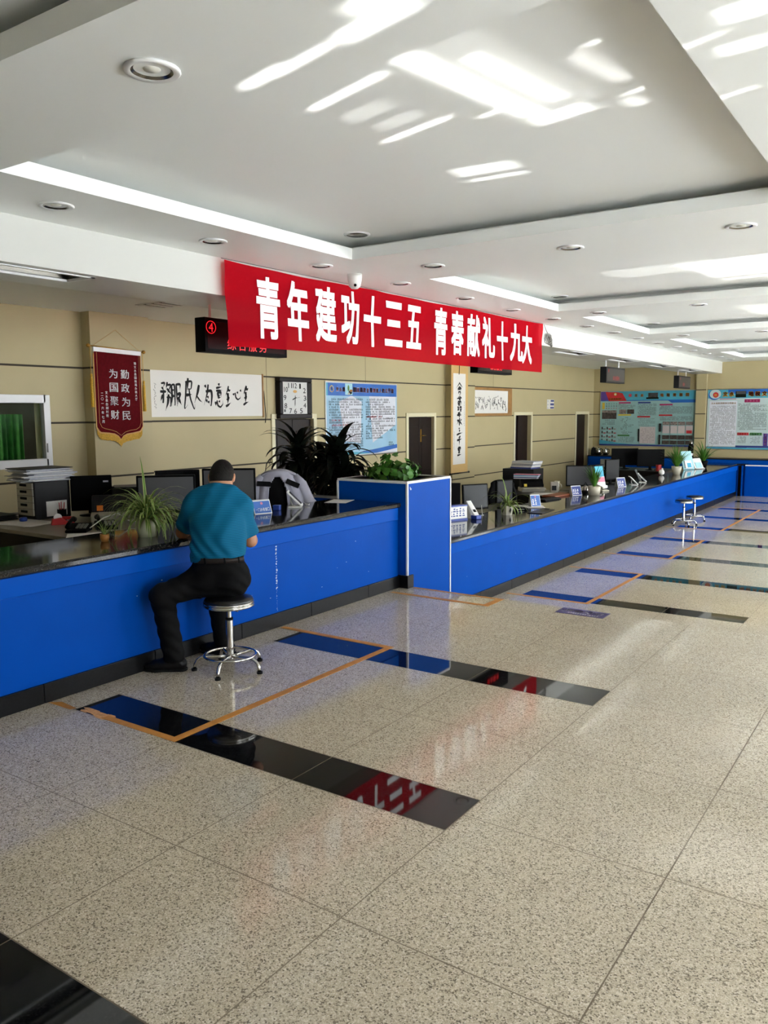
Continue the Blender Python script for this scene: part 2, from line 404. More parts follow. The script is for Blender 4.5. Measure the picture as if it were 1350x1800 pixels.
# ------------------------------------------------------------------ the setting
LOW = -0.465                                       # level of the far half of the hall
EDGE = 6.43                                        # where the near floor stops above the steps
WALL_X, FAR_Y, NEAR_Y = -8.2, 22.4, -3.0
CTR_X = -4.185                                     # front of the counters
def struct(name, mb, mats, **k): return mb.build(name, mats, kind='structure', **k)
def tiles(mb, xs, ys, z, g, pick):
    """floor squares with grout joints g wide between the cuts"""
    for i in range(len(xs)-1):
        for j in range(len(ys)-1):
            x0, x1, y0, y1 = xs[i]+g/2, xs[i+1]-g/2, ys[j]+g/2, ys[j+1]-g/2
            mb.quad((x0, y0, z), (x1, y0, z), (x1, y1, z), (x0, y1, z), pick((x0+x1)/2, (y0+y1)/2))
FX = [-4.74, -3.94, -3.14, -2.34, -1.538]
RX = [-1.538, -0.718, 0.09, 0.9, 1.7, 2.6]
f = MB()
ys = [-3.0, -2.3, -1.65, -0.98, -0.33, 0.33, 1.008, 1.308, 1.983, 2.658, 2.958, 3.633, 4.308, 4.605, 5.28, 5.86, EDGE]
dark = [(1.008, 1.308), (2.658, 2.958), (4.308, 4.605), (-0.65, -0.33)]
tiles(f, FX, ys, 0, 0.005, lambda x, y: 1 if x > -3.94 and any(a < y < b for a, b in dark) else 0)
tiles(f, RX, [-3.0, -2.15, -1.33, -0.5, 0.33, 1.15, 1.976, 2.804, 3.63, 4.45, 5.28, 5.86, EDGE], 0, 0.005, lambda x, y: 0)
f.box(-4.09, WIN_X, NEAR_Y, EDGE, -0.2, -0.0008, 2); f.box(-4.9, -4.09, NEAR_Y, 6.335, -0.2, -0.0008, 2)
f.box(-7.3, -4.9, NEAR_Y, 7.6, -0.02, 0.0, 3)        # staff podium
for k in range(2):                                  # treads going down
    f.box(-4.08, WIN_X, EDGE, EDGE+0.3*(k+1), LOW-0.05, -0.155*(2-k), 0)
f.box(-7.3, -4.9, NEAR_Y, 7.6, LOW, -0.021, 3)
struct('floor', f, ['floor granite', 'black granite', 'grout', 'desk laminate'])
f = MB()
st = [8.565, 10.19, 11.84, 13.5, 15.15, 16.8, 18.43, 20.05]
ys = [EDGE, 7.23, 7.9]
for s in st: ys += [s, s+0.285, s+0.96]
ys = ys[:-1] + [20.9, 21.6, 22.4]
tiles(f, FX, ys, LOW, 0.005, lambda x, y: 1 if x > -3.94 and any(s < y < s+0.285 for s in st) else 0)
tiles(f, RX, [EDGE+0.8*i for i in range(21)], LOW, 0.005, lambda x, y: 0)
f.box(-8.5, WIN_X, NEAR_Y, FAR_Y, LOW-0.2, LOW-0.0008, 2)
f.quad((-8.4, NEAR_Y, LOW), (-4.74, NEAR_Y, LOW), (-4.74, FAR_Y, LOW), (-8.4, FAR_Y, LOW), 0)
struct('floor', f, ['floor granite', 'black granite', 'grout'])

# left wall with its panel grooves, doors and window
GZ = [2.171, 1.552, 0.92, 0.30]
DOORS = [(9.10, 10.0), (12.755, 13.67), (17.31, 18.185), (21.11, 21.957)]
DTOP = 1.556
WINY, WINZ = (4.05, 5.36), (1.13, 1.80)
def walled(mb, plane, u0, u1, z0, z1, holes, gz, gu, face):
    """wall face cut on a grid: holes left open, grooves in a darker stripe; face(u,z)->point"""
    gw = 0.011
    us = sorted(set([u0, u1]+[h for a, b, c, d in holes for h in (a, b)]+[q for g in gu for q in (g-0.004, g+0.004)]))
    zs = sorted(set([z0, z1]+[h for a, b, c, d in holes for h in (c, d)]+[q for g in gz for q in (g-gw, g+gw) if z0 < g < z1]))
    for i in range(len(us)-1):
        for j in range(len(zs)-1):
            a, b, c, d = us[i], us[i+1], zs[j], zs[j+1]; cu, cz = (a+b)/2, (c+d)/2
            if any(h[0] < cu < h[1] and h[2] < cz < h[3] for h in holes): continue
            gr = any(abs(cz-g) < gw for g in gz) or (any(abs(cu-g) < 0.004 for g in gu) and cz > 1.56)
            mb.quad(face(a, c), face(b, c), face(b, d), face(a, d), 1 if gr else 0)
w = MB()
holes = [(a, b, LOW, DTOP) for a, b in DOORS] + [(WINY[0], WINY[1], WINZ[0], WINZ[1])]
walled(w, 'x', NEAR_Y, FAR_Y, LOW, 3.1, holes, GZ, [8.95, 11.42, 16.2], lambda u, z: (WALL_X, u, z))
for a, b in DOORS:                                  # reveals
    w.quad((WALL_X, a, LOW), (WALL_X-0.14, a, LOW), (WALL_X-0.14, a, DTOP), (WALL_X, a, DTOP), 0)
    w.quad((WALL_X, b, LOW), (WALL_X, b, DTOP), (WALL_X-0.14, b, DTOP), (WALL_X-0.14, b, LOW), 0)
    w.quad((WALL_X, a, DTOP), (WALL_X-0.14, a, DTOP), (WALL_X-0.14, b, DTOP), (WALL_X, b, DTOP), 0)
for q in WINY: w.quad((WALL_X, q, WINZ[0]), (WALL_X-0.2, q, WINZ[0]), (WALL_X-0.2, q, WINZ[1]), (WALL_X, q, WINZ[1]), 0)
for q in WINZ: w.quad((WALL_X, WINY[0], q), (WALL_X-0.2, WINY[0], q), (WALL_X-0.2, WINY[1], q), (WALL_X, WINY[1], q), 0)
struct('wall_left', w, ['wall paint', 'groove'])
def pilaster(n, y0, y1):
    p = MB()
    walled(p, 'x', y0, y1, LOW, 2.8, [], GZ, [], lambda u, z: (WALL_X+0.16, u, z))
    walled(p, 'y', WALL_X, WALL_X+0.16, LOW, 2.8, [], GZ, [], lambda u, z: (u, y0, z))
    walled(p, 'y', WALL_X, WALL_X+0.16, LOW, 2.8, [], GZ, [], lambda u, z: (WALL_X*2+0.16-u, y1, z))
    struct('trim_%d' % n, p, ['wall paint', 'groove'])
pilaster(1, 5.87, 6.70); pilaster(2, 14.13, 15.06)
for k, (a, b) in enumerate(DOORS):
    t = MB(); fw = 0.075
    for (y0, y1, z0, z1) in ((a-fw, a, LOW, DTOP+fw), (b, b+fw, LOW, DTOP+fw), (a, b, DTOP, DTOP+fw)):
        t.box(WALL_X, WALL_X+0.02, y0, y1, z0, z1)
    d = struct('door_%d' % (k+1), MB().box(WALL_X-0.20, WALL_X-0.14, a, b, LOW, DTOP), 'dark void')  # near-black sheet painted for the unlit interior of the doorway
    t.build('door_frame', 'door trim paint', d, bevel=0.004)
    if k in (0, 1):                                  # closed pair of leaves
        for (p, q) in ((a+0.01, (a+b)/2-0.004), ((a+b)/2+0.004, b-0.01)):
            l = MB().box(WALL_X-0.08, WALL_X-0.04, p, q, LOW+0.01, DTOP-0.01)
            for (za, zb) in ((LOW+0.2, 0.4), (0.55, DTOP-0.18)): l.box(WALL_X-0.041, WALL_X-0.03, p+0.08, q-0.08, za, zb)
            lf = l.build('door_leaf', 'dark door wood', d, bevel=0.006)
        y = (a+b)/2+0.05
        h = MB().box(WALL_X-0.04, WALL_X-0.032, y-0.02, y+0.02, 1.08, 1.32).tube([(WALL_X-0.032, y, 1.2), (WALL_X+0.01, y, 1.2), (WALL_X+0.01, y+0.11, 1.2)], 0.009)
        h.build('door_handle', 'brass', d)
    elif k == 2:                                     # leaf beside a grey panel painted as the half-lit interior
        l = MB().box(WALL_X-0.12, WALL_X-0.08, a+0.34, b-0.01, LOW+0.01, DTOP-0.01); l.build('door_leaf', 'dark door wood', d)
        MB().box(WALL_X-0.139, WALL_X-0.132, a, a+0.36, LOW, DTOP).build('interior_panel', 'photo grey', d)
    else:
        MB().box(WALL_X-0.12, WALL_X-0.08, a+0.1, b-0.01, LOW+0.01, DTOP-0.01).build('door_leaf', 'dark door wood', d)
        MB().box(WALL_X-0.139, WALL_X-0.134, a+0.005, a+0.1, 0.3, 1.2).build('interior_panel', 'red ink', d)
# window in the left wall: white frame, dark glass, a green sheet behind it imitating reflected trees
wf = MB(); y0, y1, z0, z1 = WINY[0], WINY[1], WINZ[0], WINZ[1]
for (p, q, r, s) in ((y0-0.02, y0+0.05, z0-0.04, z1+0.04), (y1-0.03, y1+0.05, z0-0.06, z1+0.06), (y0, y1, z0-0.06, z0+0.035), (y0, y1, z1-0.03, z1+0.06)):
    wf.box(WALL_X-0.05, WALL_X+0.03, p, q, r, s)
wf.box(WALL_X-0.04, WALL_X+0.015, 4.62, 4.68, z0, z1)
wo = struct('window_1', wf, 'white metal', bevel=0.006)
MB().quad((WALL_X-0.02, y0, z0), (WALL_X-0.02, y1, z0), (WALL_X-0.02, y1, z1), (WALL_X-0.02, y0, z1)).build('window_pane', 'window glass', wo)
MB().box(WALL_X+0.03, WALL_X+0.036, y1-0.02, y1-0.005, z0+0.1, z0+0.2).build('window_latch', 'grey plastic', wo)
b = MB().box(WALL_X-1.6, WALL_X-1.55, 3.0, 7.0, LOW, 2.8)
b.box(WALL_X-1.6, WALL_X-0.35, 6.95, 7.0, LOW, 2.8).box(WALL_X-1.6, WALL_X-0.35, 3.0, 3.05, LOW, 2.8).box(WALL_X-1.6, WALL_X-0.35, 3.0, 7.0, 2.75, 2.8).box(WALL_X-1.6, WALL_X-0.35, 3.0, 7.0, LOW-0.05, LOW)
struct('wall_backroom', b, 'dark void')  # near-black surfaces paint in the darkness of the room behind the glass
cu = MB()
cu.grid(lambda u, v: (WALL_X-0.5+0.03*math.sin(u*60)+0.02*math.sin(u*23+1), 4.75+u*0.66, 0.6+v*1.05), 90, 2)
tag(cu.build('tree_reflection', 'reflection green'), 'green sheet behind the staff window glass imitating reflected trees', 'tree_reflection')

# far wall
w = MB(); walled(w, 'y', -8.2, WIN_X, LOW, 3.1, [], GZ, [-2.6, -0.2], lambda u, z: (u, FAR_Y, z)); struct('wall_far', w, ['wall paint', 'groove'])
p = MB()
walled(p, 'y', -5.415, -5.16, LOW, 2.87, [], GZ, [], lambda u, z: (u, FAR_Y-0.12, z))
for x in (-5.415, -5.16): p.quad((x, FAR_Y-0.12, LOW), (x, FAR_Y, LOW), (x, FAR_Y, 2.87), (x, FAR_Y-0.12, 2.87), 0)
struct('trim_3', p, ['wall paint', 'groove'])
struct('wall_near', MB().box(-8.3, WIN_X, NEAR_Y-0.1, NEAR_Y, LOW, 3.1), 'wall paint')
# window wall on the right (out of frame, gives the light)
w = MB(); edges = [NEAR_Y]
for a, b in WINDOWS: edges += [a, b]
edges.append(FAR_Y)
for i in range(0, len(edges), 2): w.box(WIN_X, WIN_X+0.3, edges[i], edges[i+1], LOW-0.2, 3.1)
for a, b in WINDOWS:
    z0 = 0.12 if b < 7 else -0.2
    w.box(WIN_X, WIN_X+0.3, a, b, LOW-0.2, z0); w.box(WIN_X, WIN_X+0.3, a, b, 2.6, 3.1)
struct('wall_right', w, 'ceiling paint')
for k, (a, b) in enumerate(WINDOWS):
    z0 = 0.12 if b < 7 else -0.2; fr = MB()
    for y in (a, (a+b)/2-0.03, b-0.06): fr.box(WIN_X+0.1, WIN_X+0.16, y, y+0.06, z0, 2.6)
    for z in (z0, 1.9, 2.54): fr.box(WIN_X+0.1, WIN_X+0.16, a, b, z, z+0.06)
    struct('window_%d' % (k+2), fr, 'white metal')
struct('pavement', MB().quad((WIN_X+0.3, -14, -0.35), (WIN_X+30, -14, -0.35), (WIN_X+30, 40, -0.35), (WIN_X+0.3, 40, -0.35)), 'outside paving')  # unseen ground outside, added to bounce light up onto the ceiling

# ceiling: soffit with five sunk coffers, beam over the counters, lower staff ceiling
SOF, TOP = 2.87, 3.02
CX = (-4.03, -0.815)
COF = [(-2.4, 1.73), (2.445, 5.443), (6.64, 9.7), (10.5, 13.46), (14.63, 17.41), (18.5, 20.86)]
c = MB(); ex = -4.82
ycuts = [NEAR_Y]+[q for r in COF for q in r]+[FAR_Y]
for i in range(len(ycuts)-1):
    y0, y1 = ycuts[i], ycuts[i+1]; hole = i % 2 == 1
    for (x0, x1) in ((ex, CX[0]), (CX[0], CX[1]), (CX[1], WIN_X+0.3)):
        if hole and x0 == CX[0]: continue
        c.quad((x0, y0, SOF), (x0, y1, SOF), (x1, y1, SOF), (x1, y0, SOF))
LIP, BK = 0.088, 0.22
for a, b in COF:
    (x0, x1) = CX
    o = [(x0, a), (x1, a), (x1, b), (x0, b)]; e = [(x0-BK, a-BK), (x1+BK, a-BK), (x1+BK, b+BK), (x0-BK, b+BK)]
    for i in range(4):
        p, q, r, s = o[i], o[(i+1) % 4], e[i], e[(i+1) % 4]
        c.quad((*p, SOF), (*q, SOF), (*q, SOF+LIP), (*p, SOF+LIP))
        c.quad((*p, SOF+LIP), (*q, SOF+LIP), (*s, SOF+LIP), (*r, SOF+LIP))
        c.quad((*r, SOF+LIP), (*s, SOF+LIP), (*s, TOP), (*r, TOP))
    c.poly([(*q, TOP) for q in e[::-1]])
c.quad((ex-0.6, NEAR_Y, 3.1), (ex-0.6, FAR_Y, 3.1), (WIN_X+0.3, FAR_Y, 3.1), (WIN_X+0.3, NEAR_Y, 3.1))
c.quad((-8.4, NEAR_Y, 2.8), (-8.4, FAR_Y, 2.8), (-5.5, FAR_Y, 2.8), (-5.5, NEAR_Y, 2.8))
struct('ceiling', c, 'ceiling paint')
c = MB()                                            # beam, its underside cut for the recessed lamps
TROF = [(2.55, 3.64), (7.0, 8.1), (12.3, 13.4), (14.75, 15.85), (17.25, 18.35), (19.6, 20.7)]
bz = 2.58
c.quad((ex, NEAR_Y, bz), (ex, FAR_Y, bz), (ex, FAR_Y, SOF), (ex, NEAR_Y, SOF))
tx0, tx1 = -5.20, -4.90
c.quad((tx1, NEAR_Y, bz), (tx1, FAR_Y, bz), (ex, FAR_Y, bz), (ex, NEAR_Y, bz)); c.quad((-5.5, NEAR_Y, bz), (-5.5, FAR_Y, bz), (tx0, FAR_Y, bz), (tx0, NEAR_Y, bz))
e = [NEAR_Y]+[q for r in TROF for q in r]+[FAR_Y]
for i in range(0, len(e), 2): c.quad((tx0, e[i], bz), (tx0, e[i+1], bz), (tx1, e[i+1], bz), (tx1, e[i], bz))
c.quad((-5.5, NEAR_Y, bz), (-5.5, NEAR_Y, 3.1), (-5.5, FAR_Y, 3.1), (-5.5, FAR_Y, bz))
struct('trim_4', c, 'beam paint')

# lamps and fittings of the ceiling
for k, (a, b) in enumerate(TROF):
    t = thing('recessed_lamp', 'unlit recessed strip lamp under the white beam, %s from the camera' % ORD[k], 'lamp', (-5.05, (a+b)/2, bz), 0, 'strip lamps under the beam')
    L = (b-a)/2
    fr = MB()
    for (x0, x1, y0, y1) in ((-0.15, 0.15, -L, -L+0.03), (-0.15, 0.15, L-0.03, L), (-0.15, -0.125, -L, L), (0.125, 0.15, -L, L)): fr.box(x0, x1, y0, y1, -0.006, 0.01)
    fr.build('frame', 'white metal', t)
    h = MB().quad((-0.15, -L, 0.0), (-0.15, L, 0), (-0.12, L, 0.09), (-0.12, -L, 0.09)).quad((0.15, -L, 0), (0.15, L, 0), (0.12, L, 0.09), (0.12, -L, 0.09)).quad((-0.12, -L, 0.09), (-0.12, L, 0.09), (0.12, L, 0.09), (0.12, -L, 0.09))
    h.quad((-0.15, L, 0), (0.15, L, 0), (0.12, L, 0.09), (-0.12, L, 0.09)).quad((-0.15, -L, 0), (0.15, -L, 0), (0.12, -L, 0.09), (-0.12, -L, 0.09))
    h.build('reflector', 'steel shade', t); MB().tube([(0, -L+0.06, 0.05), (0, L-0.06, 0.05)], 0.014, 10).build('tube_bulb', 'lamp glass', t)
t = thing('grille_lamp', 'unlit square louvre lamp in the staff ceiling left of the banner', 'lamp', (-6.86, 5.99, 2.8))
g = MB()
for q in ((-0.326, 0.326, -0.166, -0.155), (-0.326, 0.326, 0.155, 0.166), (-0.326, -0.315, -0.155, 0.155), (0.315, 0.326, -0.155, 0.155)): g.box(*q, -0.008, 0.0)
g.build('frame', 'white metal', t); g = MB()
for i in range(5):
    for j in range(2): g.prism([(-0.30+0.125*i, -0.012), (-0.22+0.125*i, -0.012), (-0.225+0.125*i, -0.006), (-0.295+0.125*i, -0.006)], -0.145+0.15*j, -0.005+0.15*j, 'y')
g.build('louvre', 'white metal', t); MB().box(-0.32, 0.32, -0.16, 0.16, -0.004, -0.001).build('backing', 'dark grey plastic', t)  # plates painted white for window light mirrored in the blades, gaps dark
dl = [(-4.4, 3.025+1.2*0+0.0), (-4.4, 4.278), (-4.4, 5.504), (-4.385, 6.695), (-4.385, 7.972), (-4.42, 9.215), (-4.4, 10.416), (-4.385, 11.618), (-4.385, 12.803), (-4.4, 14.046), (-4.4, 15.25), (-4.4, 16.45), (-4.4, 17.65), (-4.4, 18.85), (-4.4, 20.05), (-4.4, 21.25)]
rows = [(-2.42, 2.08), (-3.642, 6.06), (-2.413, 6.02), (-1.212, 6.0), (-3.67, 10.11), (-2.465, 10.08), (-1.25, 10.06), (-3.645, 14.0), (-2.459, 14.06), (-3.65, 17.95), (-2.46, 17.95)]
lab = ['round recessed downlight nearest the camera, between the two nearest coffers'] + \
      ['round downlight between the large near coffer and the next, %s from the banner' % q for q in ('first', 'second', 'third')] + \
      ['round downlight before the third coffer, %s from the beam' % q for q in ('first', 'second', 'third')] + \
      ['round downlight before the fourth coffer, %s from the beam' % q for q in ('first', 'second')] + \
      ['round downlight before the farthest coffer, %s from the beam' % q for q in ('first', 'second')]
first = None
for i, (x, y) in enumerate(dl+rows):
    lb = ('round downlight in the row along the beam, %s from the camera' % ORD[i]) if i < len(dl) else lab[i-len(dl)]
    if first is None:
        first = t = thing('downlight', lb, 'downlight', (x, y, SOF), 0, 'recessed ceiling downlights')
        MB().lathe([(0.075, 0.002), (0.1, 0.0), (0.102, -0.006), (0.095, -0.012), (0.075, -0.008)], n=28).build('ring', 'white metal', t)
        MB().lathe([(0.075, -0.008), (0.06, 0.004), (0.03, 0.006), (0, 0.006)], n=28).build('reflector', 'steel shade', t)
        MB().lathe([(0, -0.004), (0.03, -0.003), (0.034, 0.005)], n=16).build('bulb', 'lamp glass', t)
    else:
        dup(first, (x, y, SOF), None, lb)
for k, (x, y) in enumerate([(-3.86, 5.28), (-3.93, 9.5), (-3.93, 13.3), (-3.93, 17.25)]):
    t = thing('ceiling_speaker', 'round speaker in the left corner of the %s full coffer from the camera' % ORD[k], 'speaker', (x, y, TOP), 0, 'ceiling speakers')
    MB().lathe([(0, -0.012), (0.07, -0.012), (0.082, -0.008)], n=28).build('grille', 'steel shade', t)
    MB().lathe([(0.082, -0.008), (0.1, -0.01), (0.104, 0.0)], n=28).build('ring', 'white metal', t)
t = thing('security_camera', 'white dome security camera on the ceiling above the banner', 'camera', (-4.43, 6.02, SOF))
MB().lathe([(0, 0), (0.066, 0), (0.066, -0.03), (0.058, -0.075)], n=24).build('base', 'white plastic', t)
MB().lathe([(0.058, -0.075), (0.052, -0.105), (0.03, -0.125), (0, -0.13)], n=24).build('dome', 'white plastic', t)
MB().ell((0.03, -0.035, -0.1), (0.014, 0.014, 0.014)).build('lens', 'black plastic', t)
wr = MB(); rr = random.Random(3)
for k in range(4):
    pts = [(-4.80+0.02*math.sin(t*0.9+k), 11.2+0.1*math.cos(t*0.8+k*1.3)*(1-0.1*k)+0.03*k, 2.68+0.07*math.sin(t*0.8+k*0.7)-0.012*k) for t in range(9)]
    wr.tube(pts, 0.007, 6)
wr.tube([(-4.80, 11.05, 2.868), (-4.80, 11.12, 2.80), (-4.795, 11.2, 2.74)], 0.005, 6)
tag(wr.build('cable_coil', 'grey plastic'), 'tangled cable coil hanging on the white beam beside the banner', 'cable')

# floor markings
def tape(label, parts, z, m='tape'):
    b = MB()
    for (x0, x1, y0, y1) in parts: b.box(x0, x1, y0, y1, z, z+0.0015)
    tag(b.build('floor_tape', m), label, 'tape', 'orange tape marks on the floor')
tp = 0.05
b = MB().box(-3.165, -3.115, 2.70, 4.66, 0.0004, 0.002).box(-3.7, -3.165, 2.655, 2.70, 0.0004, 0.002).box(-3.165, -3.115, 2.655, 2.70, 0.0004, 0.002).box(-4.14, -3.165, 4.61, 4.66, 0.0004, 0.002)
b.poly([(-4.17, 2.64, 0.001), (-4.11, 2.69, 0.001), (-3.95, 2.675, 0.001), (-3.96, 2.64, 0.001)])
rr = random.Random(5)
for k in range(16):
    x = -3.88+0.18*rr.random()*1.1; y = 2.66+0.045*rr.random(); s = 0.03+0.03*rr.random()
    b.poly([(x+s*math.cos(a)*rr.uniform(0.6, 1.3), y+s*0.35*math.sin(a), 0.0012+k*0.00003) for a in [i*1.05 for i in range(6)]], 1)
tag(b.build('floor_tape', ['tape', 'tape residue']), 'worn orange tape outline round the stool of the seated man', 'tape', 'orange tape marks on the floor')
tape('double orange tape line along the step edge beside the blue planter box', [(-4.12, -3.12, 6.1, 6.15), (-4.05, -3.12, 6.385, 6.42), (-3.18, -3.12, 6.15, 6.385)], 0.0004)
for k, (i, j, lb) in enumerate([(0, 1, 'orange tape outline on the lower floor nearest the steps'), (2, 3, 'orange tape outline on the lower floor, second from the steps'), (4, 6, 'orange tape outline on the lower floor beside the two far stools')]):
    y0, y1 = st[i], st[j]+0.285
    tape(lb, [(-3.17, -3.12, y0-0.05, y1+0.05), (-4.12, -3.17, y0-0.05, y0), (-4.12, -3.17, y1, y1+0.05)], LOW+0.0004)
s = thing('floor_sticker', 'purple warning sticker on the floor at the edge of the steps', 'sticker', (-2.365, 6.327, 0.0005))
MB().box(-0.203, 0.203, -0.098, 0.098, 0, 0.0015).build('sheet', 'sticker purple', s)
m = MB(); write_row(m, '小心台阶', (0.17, 0.055, 0.0022), (-1, 0, 0), (0, -1, 0), 0.07, 0.088, 0, 0.02)
lines(m, (0.15, -0.04, 0.0022), (-1, 0, 0), (0, -1, 0), 0.3, 0.03, 1, 0.02, 0, random.Random(2), False)
m.build('lettering', 'white print', s)
# ------------------------------------------------------------------ counters
def counter(label, y0, y1, zf, zt, seed, seam=None):
    """service counter: blue front, blue apron band, dark skirting, polished granite top"""
    r = thing('service_counter', label, 'counter', (CTR_X, y0, zf), 0)
    L, H = y1-y0, zt-zf
    b = MB().box(-0.62, 0, 0, L, 0.0, H-0.045)
    b.build('body', 'blue paint', r)
    MB().box(0.0, 0.022, 0, L-0.03, H-0.16, H-0.045).build('apron', 'blue apron paint', r, bevel=0.004)
    s = MB(); n = int(L/0.8)
    for k in range(n+1):
        a, c = k*0.8+0.002, min(L-0.002, (k+1)*0.8-0.002)
        if c-a > 0.05: s.box(0.0, 0.02, a, c, 0, 0.113)
    s.build('skirting', 'skirting granite', r, bevel=0.003)
    t = MB(); prof = [(-0.72, H-0.045), (0.035, H-0.045), (0.045, H-0.035), (0.045, H-0.012), (0.033, H), (-0.72, H)]
    t.prism(prof, 0, L-0.02, 'y'); t.build('worktop', 'counter granite', r)
    rr = random.Random(seed); ch = MB()
    def chip(y, z, s):
        pts = [(0.0006, y+s*rr.uniform(0.5, 1)*math.cos(a)*1.2, z+0.6*s*rr.uniform(0.5, 1)*math.sin(a)) for a in [i*1.05 for i in range(6)]]
        ch.poly(pts)
    for k in range(int(L*3)): chip(rr.uniform(0, L), rr.uniform(0.16, H-0.2), rr.uniform(0.002, 0.0065))
    if seam:
        z = H-0.18
        while z > 0.13:
            s_ = rr.uniform(0.003, 0.012) if z > 0.3 else rr.uniform(0.002, 0.006)
            y = seam-y0+rr.uniform(-0.004, 0.004); chip(y, z, s_); z -= rr.uniform(0.006, 0.018)
    ch.build('paint_chips', 'chipped white', r)
    return r
counter('long blue service counter with black granite top on the near floor', NEAR_Y+0.02, 6.335, 0, 0.81, 4, 4.63)
counter('long blue service counter with black granite top on the lower floor', 7.17, 21.48, LOW, 0.335, 9)
# blue planter box between the counters
t = thing('planter_box', 'tall blue box with white edge trim standing between the two counters', 'planter', (-4.9, 6.345, LOW))
W_, D_, H_ = 0.81, 0.80, 1.008-LOW
b = MB(); b.box(0, W_, 0, 0.03, 0, H_-0.02); b.box(0, W_, D_-0.03, D_, 0, H_-0.02); b.box(0, 0.03, 0.03, D_-0.03, 0, H_-0.02); b.box(W_-0.03, W_, 0.03, D_-0.03, 0, H_-0.02)
b.box(0.03, W_-0.03, 0.03, D_-0.03, H_-0.3, H_-0.28); b.build('panel', 'blue paint', t)
r = MB()
for q in ((0.02, W_-0.02, 0.02, 0.12), (0.02, W_-0.02, D_-0.12, D_-0.02), (0.02, 0.12, 0.12, D_-0.12), (W_-0.12, W_-0.02, 0.12, D_-0.12)): r.box(*q, H_-0.02, H_-0.004)
r.build('rim', 'dark desk', t)
e = MB(); q = 0.022
for (x, y) in ((0, 0), (W_, 0), (W_, D_), (0, D_)): e.box(x-q/2-0.002, x+q/2-0.002 if x else x+q/2, y-q/2+0.004, y+q/2, (0.585 if y == 0 else 0.0), H_-0.02)
e.box(-0.004, W_+0.004, -0.006, 0.018, H_-0.024, H_); e.box(-0.004, W_+0.004, D_-0.018, D_+0.006, H_-0.024, H_)
e.box(-0.006, 0.018, 0, D_, H_-0.024, H_); e.box(W_-0.018, W_+0.006, 0, D_, H_-0.024, H_)
e.build('edge_trim', 'white metal', t, bevel=0.003)
MB().box(0.03, W_-0.03, 0.03, D_-0.03, H_-0.12, H_-0.07).build('soil', 'soil', t)
MB().box(W_, W_+0.018, -0.002, 0.082, 0.465, 0.585).box(W_-0.095, W_+0.018, -0.02, -0.002, 0.465, 0.585).build('skirting', 'skirting granite', t)
MB().ell((W_+0.002, 0.06, H_-0.075), (0.003, 0.012, 0.01)).ell((W_+0.002, 0.05, H_-0.062), (0.003, 0.007, 0.009)).build('gum_mark', 'chipped white', t)
# low partition going back from the box, and the far partition
t = thing('low_partition', 'low dark blue partition with grey top edge behind the near counter', 'partition', (-6.3, 6.345, 0))
MB().box(0, 1.395, 0.0, 0.04, 0.0, 0.80).build('panel', 'blue paint', t); MB().box(0, 1.395, -0.004, 0.044, 0.80, 0.825).build('top_rail', 'aluminium', t)
t = thing('far_partition', 'blue panel partition with white top edge at the far end of the hall', 'partition', (-4.0, 21.55, LOW))
MB().box(0, 4.2, 0, 0.05, 0, 0.745).build('panel', 'blue paint', t); MB().box(0, 4.2, -0.005, 0.055, 0.745, 0.772).build('top_rail', 'white metal', t)
t = thing('corner_post', 'dark post joining the far partition to the end of the lower counter', 'post', (-4.11, 21.5, LOW))
MB().box(-0.06, 0.06, 0, 0.1, 0, 0.75).build('shaft', 'blue paint', t); MB().box(-0.035, 0.035, -0.012, 0, 0, 0.75).build('strip', 'black plastic', t)
t = thing('return_counter', 'dark topped blue return counter behind the far end of the lower counter', 'counter', (-4.95, 21.62, LOW))
MB().box(0, 0.95, 0, 0.18, 0, 0.74).build('body', 'blue paint', t); MB().box(-0.02, 0.97, -0.02, 0.20, 0.74, 0.79).build('worktop', 'counter granite', t)
t = thing('wall_cabinet', 'long low blue cabinet standing along the far wall under the posters', 'cabinet', (-8.12, 21.85, LOW))
MB().box(0, 5.6, 0, 0.5, 0, 0.87).build('body', 'blue paint', t); MB().box(-0.01, 5.61, -0.01, 0.51, 0.87, 0.895).build('worktop', 'dark desk', t)
dr = MB()
for k in range(7): dr.box(0.05+0.8*k, 0.75+0.8*k, -0.012, 0, 0.06, 0.82)
dr.build('door', 'blue paint', t, bevel=0.004)

# ------------------------------------------------------------------ banner
BX, BY0, BY1, BZ0, BZ1 = -4.765, 4.735, 10.92, 2.19, 2.862
def bwave(y, z):
    s = (y-BY0)/(BY1-BY0); t = (z-BZ0)/(BZ1-BZ0)
    fold = 0.0
    for k, (c, a) in enumerate(((0.0, 1.0), (0.33, 0.7), (0.66, 0.8), (1.0, 0.9))):
        d = abs(s-c)*6.2
        fold += a*0.012*math.sin((z*14+d*9))*math.exp(-d*1.3)*t
    return BX + 0.012*math.sin(s*9+0.7)*(1-t) + fold + 0.006*math.sin(s*31)*t
def bpt(s, t):
    lo = BZ0 + 0.004*math.sin(s*7) - 0.012*math.exp(-s*14)
    hi = (2.846+0.022*s) - 0.012*abs(math.sin(s*math.pi*3))
    y = BY0+(BY1-BY0)*s + (1-t)*0.03*math.exp(-s*18)
    z = lo+(hi-lo)*t
    return (bwave(y, z), y, z)
t = thing('banner', 'long red cloth banner with white characters hung along the beam', 'banner', (BX, BY0, BZ0))
M0 = Matrix.Translation((-BX, -BY0, -BZ0))
MB().grid(lambda u, v: bpt(u, v), 180, 26).xf(M0).build('cloth', 'banner cloth', t)
